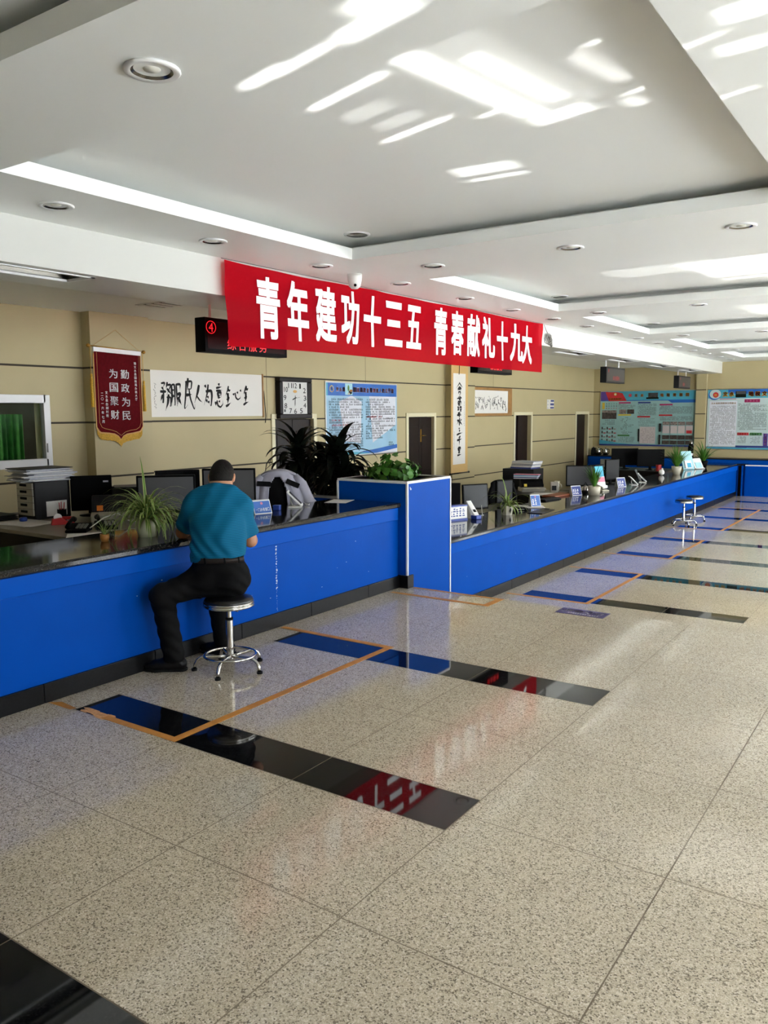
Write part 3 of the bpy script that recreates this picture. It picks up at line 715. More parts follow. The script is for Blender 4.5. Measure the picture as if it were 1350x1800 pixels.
BCH = list(zip('青年建功十三五青春献礼十九大', (5.082, 5.476, 5.862, 6.244, 6.614, 6.986, 7.388, 7.959, 8.337, 8.699, 9.084, 9.495, 9.859, 10.229), (5.385, 5.766, 6.167, 6.53, 6.919, 7.31, 7.681, 8.25, 8.618, 9.018, 9.424, 9.784, 10.244, 10.553), (2.265, 2.274, 2.289, 2.297, 2.296, 2.324, 2.322, 2.285, 2.305, 2.304, 2.305, 2.299, 2.305, 2.287), (2.774, 2.787, 2.79, 2.795, 2.789, 2.773, 2.773, 2.808, 2.81, 2.802, 2.808, 2.789, 2.791, 2.799)))
for part in (BCH[:7], BCH[7:]):                     # the two phrases
  lt = MB()
  for ch, y0, y1, z0, z1 in part:
    write(lt, ch, (0, y0, z0), (0, 1, 0), (0, 0, 1), y1-y0, z1-z0, 0, 0.028, 0, lambda p: (bwave(p.y, p.z)+0.006, p.y, p.z))
  lt.xf(M0).build('lettering', 'white print', t)
MB().tube([(0, -0.02, 0.665), (0.0, 2.0, 0.668), (0, 4.1, 0.674), (0, 6.22, 0.682)], 0.004, 6).build('cord', 'grey plastic', t)

# ------------------------------------------------------------------ number signs over the counters
def led_sign(label, y0, bright, number, text):
    t = thing('led_sign', label, 'sign', (-5.32, y0, 2.172), 0, 'window number signs')
    L = 1.055
    MB().box(-0.06, 0.06, 0, L, 0, 0.292).build('case', 'black plastic' if bright else 'dark grey plastic', t, bevel=0.004)
    MB().box(0.06, 0.062, 0.03, L-0.03, 0.03, 0.262).build('screen', 'led off' if bright else 'led grey', t)
    l = MB(); ux, uz = (0, 1, 0), (0, 0, 1)
    if number:
        write(l, '4', (0.0635, 0.045, 0.172), ux, uz, 0.05, 0.075, 0, 0.0)
        l.tube([(0.064, 0.07+0.055*math.cos(a), 0.21+0.052*math.sin(a)) for a in [i*math.pi/12 for i in range(24)]], 0.0028, 5, 0, True)
        l.build('number', 'led red', t); l = MB()
        write_row(l, text, (0.0635, 0.26, 0.032), ux, uz, 0.105, 0.135, 0, 0.0, 0, 0.10)
    else:
        write_row(l, text, (0.0635, 0.36, 0.05), ux, uz, 0.085, 0.095, 0, 0.012, 0, 0.08)
        n_ = MB(); write(n_, '1', (0.0635, 0.10, 0.19), ux, uz, 0.03, 0.06, 0, 0.02); n_.build('number', 'led dim', t)
    l.build('lettering', 'led red' if bright else 'led dim', t)
    for y in (0.12, L-0.2): MB().cyl((0, y, 0.292), 0.012, 2.58-2.172-0.292, 10).build('hanger', 'white metal', t)
led_sign('black number sign with a glowing red 4 behind the left end of the banner', 4.985, True, True, '综合服务')
led_sign('number sign half hidden behind the right end of the red banner', 9.93, True, False, '综合服务')
led_sign('grey number sign with red characters over the lower counter before the far poster', 15.0, False, False, '综合服务')
led_sign('grey number sign hanging closest to the far wall', 20.0, False, False, '服务')

# ------------------------------------------------------------------ things hung on the walls
UY, UZ = (0, 1, 0), (0, 0, 1)
# velvet pennant
t = thing('pennant', 'maroon velvet pennant with gold fringe hung on the left pilaster', 'pennant', (-8.03, 6.21, 1.9))
def pen(y, z): return (y-6.21, z-1.9)
def pout(g):
    """outline of the pennant body grown by g"""
    pts = [(5.895-g, 2.36), (5.895-g, 1.50-g*0.5)]
    for i in range(9):
        a = i/8; pts.append((5.895-g+0.06*a, 1.50-g-0.06*math.sin(a*math.pi/2)))
    pts += [(6.05, 1.432-g), (6.13, 1.420-g), (6.185, 1.392-g), (6.215, 1.355-g*1.15), (6.245, 1.392-g), (6.30, 1.415-g), (6.38, 1.424-g)]
    for i in range(9):
        a = i/8; pts.append((6.475+g+0.06*a, 1.44-g*1.0+0.06*(1-math.cos(a*math.pi/2))))
    pts += [(6.535+g, 1.52), (6.535+g, 2.34)]
    return pts
def flat(pts, x, m=0, th=0.004):
    b = MB(); b.prism([pen(*p) for p in pts], x, x+th, 'x'); return b
flat(pout(0), 0.012).build('cloth', 'pennant velvet', t)
flat(pout(0.014)[1:-1]+[(6.549, 2.335), (5.881, 2.335)], 0.006).build('edging', 'gold trim', t)
fr = MB(); op = pout(0)[2:-2]
for i in range(len(op)-1):
    a, b = op[i], op[i+1]
    n = max(1, int(abs(b[0]-a[0])/0.006))
    for k in range(n):
        y = a[0]+(b[0]-a[0])*k/n; z = a[1]+(b[1]-a[1])*k/n
        l = 0.085+0.01*random.random(); p = pen(y, z)
        fr.box(0.004, 0.009, p[0], p[0]+0.005, p[1]-l, p[1]+0.01)
fr.build('fringe', 'gold fringe', t)
MB().prism([pen(5.885, 2.405), pen(6.55, 2.385), pen(6.545, 2.335), pen(5.885, 2.355)], 0.004, 0.02, 'x').build('sleeve', 'white print', t)
MB().tube([(0.012, 5.835-6.21, 0.516), (0.012, 6.585-6.21, 0.482)], 0.008, 8).ell((0.012, 5.825-6.21, 0.516), (0.022, 0.026, 0.022)).ell((0.012, 6.595-6.21, 0.482), (0.022, 0.026, 0.022)).build('rod', 'brass', t)
MB().tube([(0.012, 5.88-6.21, 0.515), (0.0, 0.0, 0.715), (0.012, 6.54-6.21, 0.485)], 0.0022, 5).build('cord', 'gold trim', t)
for (y, z, zb) in ((5.842, 2.10, 1.725), (6.575, 2.04, 1.675)):
    MB().lathe([(0.0, 0.0), (0.012, 0.0), (0.014, -0.03), (0.010, -0.04), (0.017, -0.06), (0.019, zb-z), (0, zb-z)], (0.02, y-6.21, z-1.9), 10).tube([(0.016, y-6.21, z-1.9), (0.014, y-6.21, 0.51 if y < 6 else 0.48)], 0.003, 5).build('tassel', 'gold fringe', t)
tr = MB(); ins = [(5.925, 2.345), (5.925, 1.55), (5.955, 1.495), (6.0, 1.478), (6.08, 1.462), (6.15, 1.44), (6.215, 1.395), (6.28, 1.436), (6.35, 1.452), (6.44, 1.462), (6.49, 1.49), (6.512, 1.54), (6.512, 2.33)]
tr.tube([(0.017, pen(*p)[0], pen(*p)[1]) for p in ins], 0.0028, 5); tr.build('piping', 'gold trim', t)
for chs, y, z, st in (('勤政为民', 6.244, 2.055, 0.161), ('为国聚财', 6.082, 2.058, 0.158)):
    l = MB()
    for k, ch in enumerate(chs): write(l, ch, (0.0175, y-6.21, z-st*k-1.9), UY, UZ, 0.118, 0.108, 0, 0.018)
    l.build('lettering', 'white print', t)
for chs, y, z, sz, st in (('赠文水县国税局办税大厅', 6.44, 2.225, 0.032, 0.042), ('文水县台胡村税', 6.018, 1.875, 0.034, 0.044), ('二〇一六年七月', 5.957, 1.855, 0.034, 0.052)):
    l = MB(); write_col(l, chs, (0.0175, y-6.21, z-1.9), UY, UZ, sz, st); l.build('lettering', 'white print', t)
BRUSH = {  # strokes of each character: points across and up in its own box, the brush thinning out along them
 '全': [[(.62, 1), (.45, .78), (.1, .55)], [(.5, .86), (.75, .8), (.98, .86)], [(.3, .58), (.7, .66)], [(.25, .36), (.72, .44)], [(.52, .62), (.48, .35), (.42, .08)], [(.1, .02), (.5, .1), (.95, .2)], [(.55, .5), (.62, .3)]],
 '心': [[(.1, .62), (.16, .4)], [(.3, .72), (.34, .25), (.55, .05), (.88, .22), (.86, .42)], [(.52, .78), (.6, .6)], [(.82, .95), (.95, .78)]],
 '意': [[(.45, 1), (.58, .88)], [(.2, .8), (.8, .84)], [(.15, .68), (.85, .72)], [(.34, .6), (.32, .38)], [(.34, .6), (.7, .62), (.66, .38)], [(.34, .5), (.66, .5)], [(.34, .4), (.66, .4)], [(.08, .22), (.14, .06)], [(.28, .26), (.32, .06), (.6, 0), (.92, .12), (.9, .26)], [(.5, .28), (.56, .18)]],
 '为': [[(.2, .98), (.3, .84)], [(.5, 1), (.42, .6), (.05, .05)], [(.25, .68), (.8, .74), (.86, .5), (.74, .04), (.6, .1)], [(.42, .5), (.5, .36)], [(.3, .36), (.36, .2)], [(.5, .28), (.56, .14)]],
 '人': [[(.62, 1), (.46, .6), (.02, .06)], [(.36, .42), (.66, .2), (1, .08)]],
 '民': [[(.2, .92), (.74, .98), (.68, .72), (.2, .68)], [(.24, .95), (.18, .5), (.05, .02), (.34, .2)], [(.2, .48), (.72, .54)], [(.5, .76), (.6, .38), (.94, 0), (.98, .2)], [(.44, 1.06), (.3, .6)]],
 '服': [[(.1, .95), (.14, .4), (.02, .04)], [(.12, .94), (.36, .96), (.36, .06), (.28, .1)], [(.14, .68), (.34, .7)], [(.14, .44), (.34, .46)], [(.54, .98), (.56, .02)], [(.54, .96), (.9, .98), (.84, .7)], [(.58, .52), (.9, .56), (.56, .04)], [(.62, .42), (.98, .06)]],
 '務': [[(.1, .94), (.4, .98), (.24, .76)], [(.14, .8), (.3, .7)], [(.02, .62), (.46, .66), (.36, .56)], [(.28, .66), (.26, .2), (.16, .26)], [(.24, .52), (.02, .26)], [(.62, 1), (.5, .74)], [(.56, .86), (.94, .9), (.52, .5)], [(.6, .74), (.98, .5)], [(.5, .4), (.92, .44), (.84, .06), (.72, .12)], [(.7, .52), (.64, .22), (.4, -.12)]],
 '會': [[(.5, 1), (.36, .78), (.0, .48)], [(.5, .96), (.72, .72), (1, .56)], [(.34, .62), (.68, .62)], [(.28, .5), (.3, .28)], [(.28, .5), (.74, .52), (.7, .28)], [(.4, .46), (.42, .32)], [(.56, .46), (.56, .32)], [(.34, .2), (.36, 0)], [(.34, .2), (.66, .2), (.62, .0), (.36, .02)]],
 '當': [[(.5, 1), (.5, .84)], [(.26, .94), (.32, .84)], [(.76, .96), (.66, .84)], [(.1, .78), (.06, .64)], [(.1, .76), (.92, .8), (.84, .66)], [(.36, .64), (.66, .66), (.6, .5), (.38, .5)], [(.2, .4), (.22, .02)], [(.2, .4), (.8, .42), (.76, .0)], [(.22, .22), (.76, .24)], [(.22, .04), (.76, .04)], [(.48, .4), (.48, .04)]],
 '擊': [[(.1, .92), (.5, .95)], [(.3, 1), (.28, .6)], [(.14, .8), (.46, .82)], [(.12, .68), (.46, .7)], [(.6, .98), (.58, .7)], [(.6, .96), (.86, .98), (.84, .76), (.96, .74)], [(.56, .66), (.9, .68), (.54, .46)], [(.6, .6), (.94, .46)], [(.2, .38), (.74, .44)], [(.14, .26), (.82, .3)], [(.04, .14), (.96, .18)], [(.52, .46), (.5, -.04), (.38, .04)]],
 '水': [[(.5, 1), (.5, .04), (.38, .12)], [(.12, .68), (.42, .7), (.06, .14)], [(.84, .82), (.56, .56)], [(.54, .54), (.98, .1)]],
 '三': [[(.4, .96), (.6, 1)], [(.42, .66), (.62, .68)], [(.04, .1), (.5, .3), (.98, .38)]],
 '千': [[(.72, 1), (.5, .9), (.26, .84)], [(.04, .58), (.96, .7)], [(.52, .86), (.5, .0)]],
 '里': [[(.24, .94), (.28, .5)], [(.24, .94), (.8, .96), (.74, .52)], [(.28, .74), (.76, .75)], [(.28, .52), (.74, .54)], [(.52, .94), (.5, .06)], [(.22, .28), (.78, .34)], [(.02, .0), (.98, .1)]]}
def brush(mb, ch, o, w, h, wd, rr, m=0):
    """ink strokes of a character, in the plane x = const"""
    for st in BRUSH[ch]:
        P = [Vector((0, o[1]+w*(a+rr.uniform(-.03, .03)), o[2]+h*(b+rr.uniform(-.025, .025)))) for a, b in st]; pts = []
        for i in range(len(P)-1):
            for k in range(6): pts.append(P[i].lerp(P[i+1], k/6))
        pts.append(P[-1])
        for _ in range(2): pts = [pts[0]]+[(pts[i-1]+pts[i]*2+pts[i+1])/4 for i in range(1, len(pts)-1)]+[pts[-1]]
        n = len(pts); L, R = [], []; big = wd*rr.uniform(0.7, 1.3)
        for i, p in enumerate(pts):
            d = (pts[min(i+1, n-1)]-pts[max(i-1, 0)]).normalized(); s = Vector((0, -d.z, d.y)); t = i/(n-1)
            q = big*(0.25+0.75*math.sin(math.pi*min(1, 0.22+t*0.9))**0.8)*(1.15-0.75*t**3); L.append(p+s*q); R.append(p-s*q)
        for i in range(n-1): mb.quad(*[(o[0], v.y, v.z) for v in (R[i], R[i+1], L[i+1], L[i])], m)
# horizontal calligraphy
t = thing('calligraphy_scroll', 'wide white calligraphy scroll hung between the maroon pennant and the clock', 'scroll', (WALL_X, 6.70, 1.605))
MB().box(0.004, 0.012, 0, 2.14, 0, 0.585).build('mount', 'scroll paper', t)
l = MB(); rr = random.Random(11)
for ch, y, w, zb, zt in (('務', 0.27, 0.19, 0.11, 0.44), ('服', 0.44, 0.18, 0.13, 0.43), ('民', 0.65, 0.20, 0.09, 0.47), ('人', 0.83, 0.15, 0.16, 0.42), ('为', 0.99, 0.19, 0.13, 0.42), ('意', 1.20, 0.17, 0.13, 0.45), ('全', 1.39, 0.12, 0.13, 0.41), ('心', 1.54, 0.18, 0.22, 0.37), ('全', 1.74, 0.12, 0.15, 0.43)):
    brush(l, ch, (0.0135, y, zb), w, zt-zb, 0.0145, rr)
for k in range(9):
    z = 0.42-0.036*k
    l.tube([(0.013, 0.175+0.01*math.sin(k*2.3), z), (0.013, 0.19+0.02*math.cos(k*1.7), z-0.012), (0.013, 0.18+0.012*math.sin(k), z-0.028)], 0.0022, 4)
l.build('brushwork', 'ink', t)
MB().cyl((0.016, 2.15, -0.02), 0.014, 0.62, 10).build('roller', 'frame wood', t)
MB().tube([(0.02, 2.165, 0.36), (0.02, 2.18, 0.2), (0.02, 2.2, 0.0), (0.02, 2.185, -0.1)], 0.006, 6).build('cord', 'ink', t)
# clock
t = thing('wall_clock', 'square wall clock with dark wooden frame above the first door', 'clock', (-8.2, 9.5, 1.865))
fr = MB()
for (a, b, c, d) in ((-0.37, 0.37, 0.24, 0.305), (-0.37, 0.37, -0.305, -0.235), (-0.37, -0.30, -0.235, 0.24), (0.265, 0.37, -0.235, 0.24)): fr.box(0.0, 0.1, a, b, c, d)
fr.build('frame', 'clock wood', t, bevel=0.012, seg=3)
MB().box(0.03, 0.085, -0.305, 0.268, -0.238, 0.243).build('face', 'clock face', t)
l = MB()
for ch, y, z in (('12', -0.02, 0.185), ('1', 0.10, 0.18), ('2', 0.20, 0.115), ('3', 0.21, 0.0), ('4', 0.205, -0.11), ('5', 0.12, -0.19), ('6', -0.015, -0.195), ('7', -0.125, -0.19), ('8', -0.235, -0.115), ('9', -0.25, 0.005), ('10', -0.225, 0.125), ('11', -0.13, 0.185)):
    w = 0.036 if ch == '1' else (0.085 if len(ch) == 2 else 0.062); write(l, ch, (0.086, y-w/2, z-0.038), UY, UZ, w, 0.078, 0, 0.018)
l.box(0.085, 0.0865, -0.275, -0.235, -0.205, -0.165, 1); l.build('numerals', ['ink', 'grey ink'], t)
MB().ell((0.087, -0.02, 0.1), (0.001, 0.045, 0.022)).build('logo', 'gold trim', t)
def hand(n, ang, ln, tail, wd, x):
    d = Vector((0, math.sin(ang), math.cos(ang))); s = Vector((0, d.z, -d.y)); o = Vector((x, -0.02, 0.0))
    MB().poly([o-d*tail+s*wd, o-d*tail-s*wd, o+d*ln*0.7-s*wd*1.4, o+d*ln, o+d*ln*0.7+s*wd*1.4]).build(n, 'ink', t)
hand('hour_hand', math.radians(250), 0.075, 0.03, 0.006, 0.0885); hand('minute_hand', math.radians(184), 0.125, 0.04, 0.005, 0.090); hand('second_hand', math.radians(82), 0.12, 0.0, 0.0015, 0.0915)

# poster on the left wall
class Board:
    """a printed panel: rectangles and small print laid in layers on a flat board"""
    def __init__(s, o, ux, n): s.o, s.ux, s.n, s.mb, s.mats, s.k = Vector(o), Vector(ux), Vector(n), MB(), [], 0
    def mi(s, m):
        if m not in s.mats: s.mats.append(m)
        return s.mats.index(m)
    def P(s, u, v, k=None): return s.o+s.ux*u+Vector(UZ)*v+s.n*(0.0004*(s.k if k is None else k))
    def rect(s, u0, u1, v0, v1, m, slant=0): s.k += 1; s.mb.quad(s.P(u0, v0), s.P(u1, v0), s.P(u1+slant, v1), s.P(u0+slant, v1), s.mi(m))
    def poly(s, pts, m): s.k += 1; s.mb.poly([s.P(*p) for p in pts], s.mi(m))
    def disc(s, u, v, r, m, ry=None): s.poly([(u+r*math.cos(a), v+(ry or r)*math.sin(a)) for a in [i*math.pi/12 for i in range(24)]], m)
    def text(s, st, u, v, size, step, m, bold=0.02, h=None): s.k += 1; write_row(s.mb, st, s.P(u, v), s.ux, UZ, size, step, s.mi(m), bold, 0, h)
    def small(s, u0, u1, v0, v1, n, size, m, seed, **k): s.k += 1; lines(s.mb, s.P(u0, v0), s.ux, UZ, u1-u0, v1-v0, n, size, s.mi(m), random.Random(seed), **k)
def board(label, o, ux, n, w, h, draw, trim='aluminium', th=0.012):
    t = thing('notice_board', label, 'poster', o)
    ux, n = Vector(ux), Vector(n); b = MB()
    c = [Vector((0, 0, 0)), ux*w, ux*w+n*th, n*th]
    b.prism([(q.x, q.y) for q in c], 0, h, 'z'); b.build('backboard', trim, t, tidy=True)
    s = Board(n*(th+0.0005), ux, n); draw(s); s.mb.build('print', s.mats, t)
def draw1(s):
    W, H = 2.07, 1.22
    s.rect(0.02, W-0.02, 0.02, H-0.02, 'poster sky'); s.poly([(0.5, 0.25), (0.95, 0.2), (0.98, 0.9), (0.7, 1.0), (0.35, 0.9)], 'poster white'); s.poly([(1.3, 0.2), (W-0.05, 0.5), (W-0.05, 1.0), (1.2, 1.0)], 'poster white')
    s.rect(0.02, W-0.02, H-0.225, H-0.02, 'poster blue'); s.rect(0.02, 0.06, H-0.225, H-0.02, 'poster teal'); s.rect(0.52, 0.72, H-0.21, H-0.025, 'pale cyan')
    s.disc(0.66, H-0.17, 0.05, 'leaf dark', 0.03); s.disc(0.62, H-0.19, 0.03, 'ceramic', 0.02); s.disc(0.61, H-0.1, 0.025, 'leaf green', 0.05); s.disc(0.68, H-0.14, 0.05, 'terracotta', 0.02)
    s.disc(0.16, H-0.118, 0.055, 'yellow sticker'); s.disc(0.16, H-0.118, 0.043, 'poster blue'); s.text('中', 0.14, H-0.15, 0.04, 0.05, 'yellow sticker', h=0.06)
    s.text('文水县', 0.27, H-0.16, 0.075, 0.088, 'white print', 0.05); s.text('国税局致全县纳税人的公开信', 0.74, H-0.165, 0.082, 0.094, 'white print', 0.05)
    s.text('文水县', 0.27, H-0.158, 0.072, 0.088, 'title red', 0.02); s.text('国税局致全县纳税人的公开信', 0.74, H-0.163, 0.078, 0.094, 'title red', 0.02)
    s.small(0.08, 1.02, 0.62, 0.96, 8, 0.032, 'ink', 1); s.small(0.08, 1.02, 0.14, 0.62, 12, 0.032, 'ink', 2, fill=0.7); s.small(0.15, 0.42, 0.575, 0.62, 1, 0.032, 'red ink', 3, indent=False); s.small(0.15, 0.62, 0.495, 0.54, 1, 0.032, 'red ink', 4, indent=False)
    s.small(1.09, 2.0, 0.26, 0.96, 17, 0.032, 'ink', 5, fill=0.55); s.small(1.12, 1.6, 0.625, 0.66, 1, 0.032, 'red ink', 6, indent=False)
    s.poly([(0.6, 0.02), (W-0.02, 0.02), (W-0.02, 0.15), (1.5, 0.10), (1.0, 0.06)], 'poster blue'); s.poly([(0.02, 0.02), (1.3, 0.02), (0.8, 0.06), (0.3, 0.07), (0.02, 0.12)], 'poster teal'); s.poly([(1.4, 0.02), (W-0.02, 0.02), (W-0.02, 0.08)], 'poster white'); s.small(1.78, 1.98, 0.13, 0.21, 2, 0.034, 'ink', 7, indent=False)
board('blue and white notice board with red heading on the left wall behind the dark plants', (WALL_X+0.004, 10.30, 0.925), (0, 1, 0), (1, 0, 0), 2.07, 1.22, draw1)
def drawA(s):
    W, H = 2.59, 1.5
    s.rect(0.01, W-0.01, 0.01, H-0.01, 'poster aqua'); s.rect(0.01, W-0.01, H-0.25, H-0.01, 'poster teal'); s.rect(0.01, 0.22, H-0.25, H-0.01, 'poster purple'); s.rect(0.01, W-0.01, H-0.27, H-0.25, 'poster blue')
    s.poly([(0.24, H-0.27), (0.74, H-0.27), (0.62, H-0.06), (0.5, H-0.03), (0.14, H-0.02)], 'poster red'); s.disc(0.42, H-0.085, 0.04, 'yellow sticker'); s.disc(0.42, H-0.085, 0.022, 'poster white')
    s.text('党员先锋岗', 0.27, H-0.245, 0.06, 0.066, 'yellow sticker', 0.03)
    s.disc(0.83, H-0.12, 0.045, 'poster red'); s.disc(0.83, H-0.12, 0.03, 'pink paper'); s.disc(0.83, H-0.12, 0.022, 'poster red')
    s.text('文水', 0.95, H-0.165, 0.085, 0.165, 'poster orange', 0.06); s.rect(1.32, 1.58, H-0.2, H-0.06, 'photo dark'); s.rect(1.38, 1.56, H-0.14, H-0.06, 'grey back'); s.rect(1.27, 1.6, H-0.225, H-0.18, 'leaf dark')
    s.text('地税党建园', 1.64, H-0.17, 0.09, 0.165, 'poster orange', 0.06)
    s.poly([(1.85, H-0.27), (W-0.01, H-0.27), (W-0.01, H-0.33), (1.95, H-0.33)], 'poster blue')
    s.rect(0.06, 0.13, 1.01, 1.19, 'yellow sticker')
    for i in range(3):
        for j in range(5): s.text('党务公开栏服务先锋岗'[(i*5+j) % 10], 0.165+0.07*j, 1.14-0.063*i, 0.035, 0.05, 'grey ink' if i < 2 else 'red ink', 0.02)
    s.rect(0.06, 0.47, 0.74, 0.98, 'photo dark'); s.rect(0.06, 0.47, 0.91, 0.98, 'photo mid')
    s.small(0.08, 0.45, 0.58, 0.73, 3, 0.035, 'grey ink', 1)
    for i in range(4):
        for j in range(3): s.rect(0.06+0.145*j, 0.095+0.145*j, 0.45-0.11*i, 0.52-0.11*i, 'photo dark'); s.rect(0.11+0.145*j, 0.18+0.145*j, 0.45-0.11*i, 0.475-0.11*i, 'red ink' if (i+j) % 2 else 'photo mid')
    s.rect(0.53, 0.86, 1.16, 1.2, 'poster magenta'); s.small(0.53, 1.0, 1.02, 1.15, 5, 0.022, 'grey ink', 2); s.rect(0.55, 0.74, 0.88, 1.0, 'photo mid'); s.rect(0.77, 0.96, 0.88, 1.0, 'photo dark'); s.rect(0.52, 0.88, 0.83, 0.87, 'poster yellow')
    s.small(0.6, 0.98, 0.32, 0.8, 12, 0.03, 'grey ink', 3, fill=0.3, dense=0.6); s.rect(0.52, 0.85, 0.27, 0.31, 'poster green'); s.small(0.55, 1.0, 0.1, 0.26, 6, 0.022, 'grey ink', 4)
    s.rect(1.06, 1.4, 1.16, 1.2, 'navy print'); s.small(1.06, 1.57, 0.84, 1.15, 14, 0.02, 'grey ink', 5); s.rect(1.05, 1.4, 0.78, 0.82, 'poster red'); s.small(1.08, 1.55, 0.54, 0.77, 6, 0.022, 'grey ink', 6); s.rect(1.08, 1.12, 0.13, 0.47, 'ink'); s.rect(1.13, 1.55, 0.08, 0.53, 'poster pink'); s.small(1.16, 1.53, 0.1, 0.5, 9, 0.03, 'photo grey', 7, dense=0.5)
    s.rect(1.64, 1.98, 1.1, 1.14, 'poster magenta'); s.small(1.64, 2.5, 0.88, 1.09, 10, 0.02, 'grey ink', 8); s.rect(1.63, 1.98, 0.82, 0.86, 'poster red'); s.small(1.66, 2.5, 0.7, 0.81, 5, 0.022, 'grey ink', 9)
    s.rect(1.64, 1.7, 0.4, 0.62, 'ink'); s.rect(1.64, 1.69, 0.06, 0.32, 'ink')
    for i in range(4):
        for j in range(4): s.rect(1.74+0.2*j, 1.92+0.2*j, (0.58, 0.36, 0.2, 0.07)[i], (0.67, 0.56, 0.31, 0.17)[i], ('photo mid', 'poster pink', 'photo dark', 'photo dark')[i])
    s.rect(2.36, 2.5, 0.36, 0.44, 'red ink'); s.rect(0.01, W-0.01, 0.01, 0.05, 'navy print'); s.poly([(0.01, 0.05), (1.0, 0.05), (0.5, 0.09), (0.01, 0.17)], 'poster teal')
board('wide teal notice board with a red flag corner on the far wall', (-7.99, FAR_Y-0.03, 0.68), (1, 0, 0), (0, -1, 0), 2.59, 1.5, drawA)
def drawB(s):
    W, H = 2.6, 1.53
    s.rect(0.01, W-0.01, 0.01, H-0.01, 'poster pale'); s.rect(0.01, W-0.01, H-0.23, H-0.01, 'poster teal'); s.rect(0.5, W-0.01, H-0.12, H-0.01, 'poster blue'); s.disc(0.17, H-0.14, 0.15, 'poster blue', 0.13); s.disc(0.19, H-0.12, 0.14, 'poster pale', 0.12)
    s.disc(0.2, H-0.14, 0.07, 'poster red'); s.text('税', 0.165, H-0.18, 0.07, 0.07, 'yellow sticker', 0.0)
    s.text('文水', 0.37, H-0.19, 0.13, 0.15, 'poster yellow', 0.08); s.text('文水', 0.373, H-0.187, 0.124, 0.15, 'poster orange', 0.04); s.rect(0.68, 0.93, H-0.21, H-0.06, 'leaf dark'); s.rect(0.70, 0.92, H-0.13, H-0.05, 'grey back')
    s.text('地税文明单位建设', 0.98, H-0.19, 0.13, 0.155, 'poster yellow', 0.08); s.text('地税文明单位建设', 0.983, H-0.187, 0.124, 0.155, 'poster red', 0.03)
    s.rect(0.3, 0.7, H-0.255, H-0.24, 'poster magenta'); s.rect(0.06, 0.73, 0.08, H-0.3, 'poster white'); s.text('文水地税局精神文明建设', 0.1, H-0.38, 0.05, 0.055, 'frame wood', 0.02); s.small(0.09, 0.71, 0.12, H-0.41, 29, 0.022, 'ink', 1)
    s.rect(0.9, 1.26, H-0.34, H-0.26, 'poster magenta'); s.text('税务文化', 0.94, H-0.325, 0.05, 0.075, 'pink paper', 0.02); s.small(0.76, 1.45, 0.5, H-0.36, 20, 0.022, 'ink', 2)
    s.rect(0.76, 1.03, 0.36, 0.43, 'poster red'); s.text('税收宣传', 0.78, 0.37, 0.045, 0.06, 'pink paper', 0.02); s.rect(1.06, 1.34, 0.36, 0.43, 'poster green'); s.text('纳税服务', 1.08, 0.37, 0.045, 0.06, 'pale cyan', 0.02); s.small(0.78, 1.0, 0.16, 0.34, 5, 0.025, 'grey ink', 3); s.small(1.08, 1.32, 0.16, 0.34, 5, 0.025, 'grey ink', 4)
    s.rect(1.38, 1.48, 0.1, 0.41, 'poster purple')
    for k, ch in enumerate('文明服务'): s.text(ch, 1.4, 0.34-0.072*k, 0.055, 0.06, 'pink paper', 0.02)
    s.small(1.55, 2.5, 0.15, H-0.36, 26, 0.022, 'ink', 5); s.rect(0.73, W-0.01, 0.05, 0.1, 'navy print'); s.rect(0.01, W-0.01, 0.01, 0.045, 'poster teal'); s.rect(0.01, 1.0, 0.045, 0.06, 'navy print')
board('pale notice board right of the far pilaster above the blue partition', (-5.14, FAR_Y-0.03, 0.645), (1, 0, 0), (0, -1, 0), 2.6, 1.53, drawB)
# vertical scroll and framed calligraphy
t = thing('hanging_scroll', 'tall narrow hanging scroll with tan silk border on the pilaster behind the planter', 'scroll', (WALL_X+0.165, 14.06, 0.4))
MB().box(0.0, 0.006, 0, 0.68, 0.03, 2.35).build('silk', 'scroll silk', t); MB().box(0.006, 0.0075, 0.075, 0.575, 0.2, 2.0).build('paper', 'scroll paper', t)
l = MB()
for ch, z, h, w in (('會', 1.59, 0.24, 0.27), ('當', 1.37, 0.19, 0.20), ('擊', 1.15, 0.20, 0.21), ('水', 0.97, 0.15, 0.25), ('三', 0.77, 0.15, 0.25), ('千', 0.57, 0.19, 0.20), ('里', 0.38, 0.16, 0.18)): brush(l, ch, (0.0085, 0.33-w/2, z), w, h, 0.0165, rr)
for k in range(14): l.tube([(0.008, 0.52+0.012*math.sin(k*2), 1.45-0.036*k), (0.008, 0.535, 1.43-0.036*k)], 0.003, 4); l.tube([(0.008, 0.11+0.012*math.sin(k*2), 0.85-0.026*k), (0.008, 0.125, 0.84-0.026*k)], 0.003, 4)
l.build('brushwork', 'ink', t)
MB().tube([(0.012, -0.03, 0.02), (0.012, 0.71, 0.02)], 0.014, 10).ell((0.012, -0.04, 0.02), (0.02, 0.025, 0.02)).ell((0.012, 0.72, 0.02), (0.02, 0.025, 0.02)).build('roller', 'clock wood', t)
MB().tube([(0.01, 0.3, 2.35), (0.012, 0.31, 2.1), (0.012, 0.3, 1.98)], 0.006, 5).build('ribbon', 'clock wood', t)
t = thing('framed_calligraphy', 'wide calligraphy in a tan wooden frame beside the tall hanging scroll', 'frame', (WALL_X, 15.07, 1.55))
fr = MB()
for q in ((0, 2.02, 0, 0.06), (0, 2.02, 0.55, 0.61), (0, 0.06, 0.06, 0.55), (1.82, 2.02, 0.06, 0.55)): fr.box(0.0, 0.03, *q)
fr.build('frame', 'frame wood', t, bevel=0.004); MB().box(0.004, 0.02, 0.06, 1.82, 0.06, 0.55).build('paper', 'scroll paper', t)
l = MB(); rr = random.Random(21)
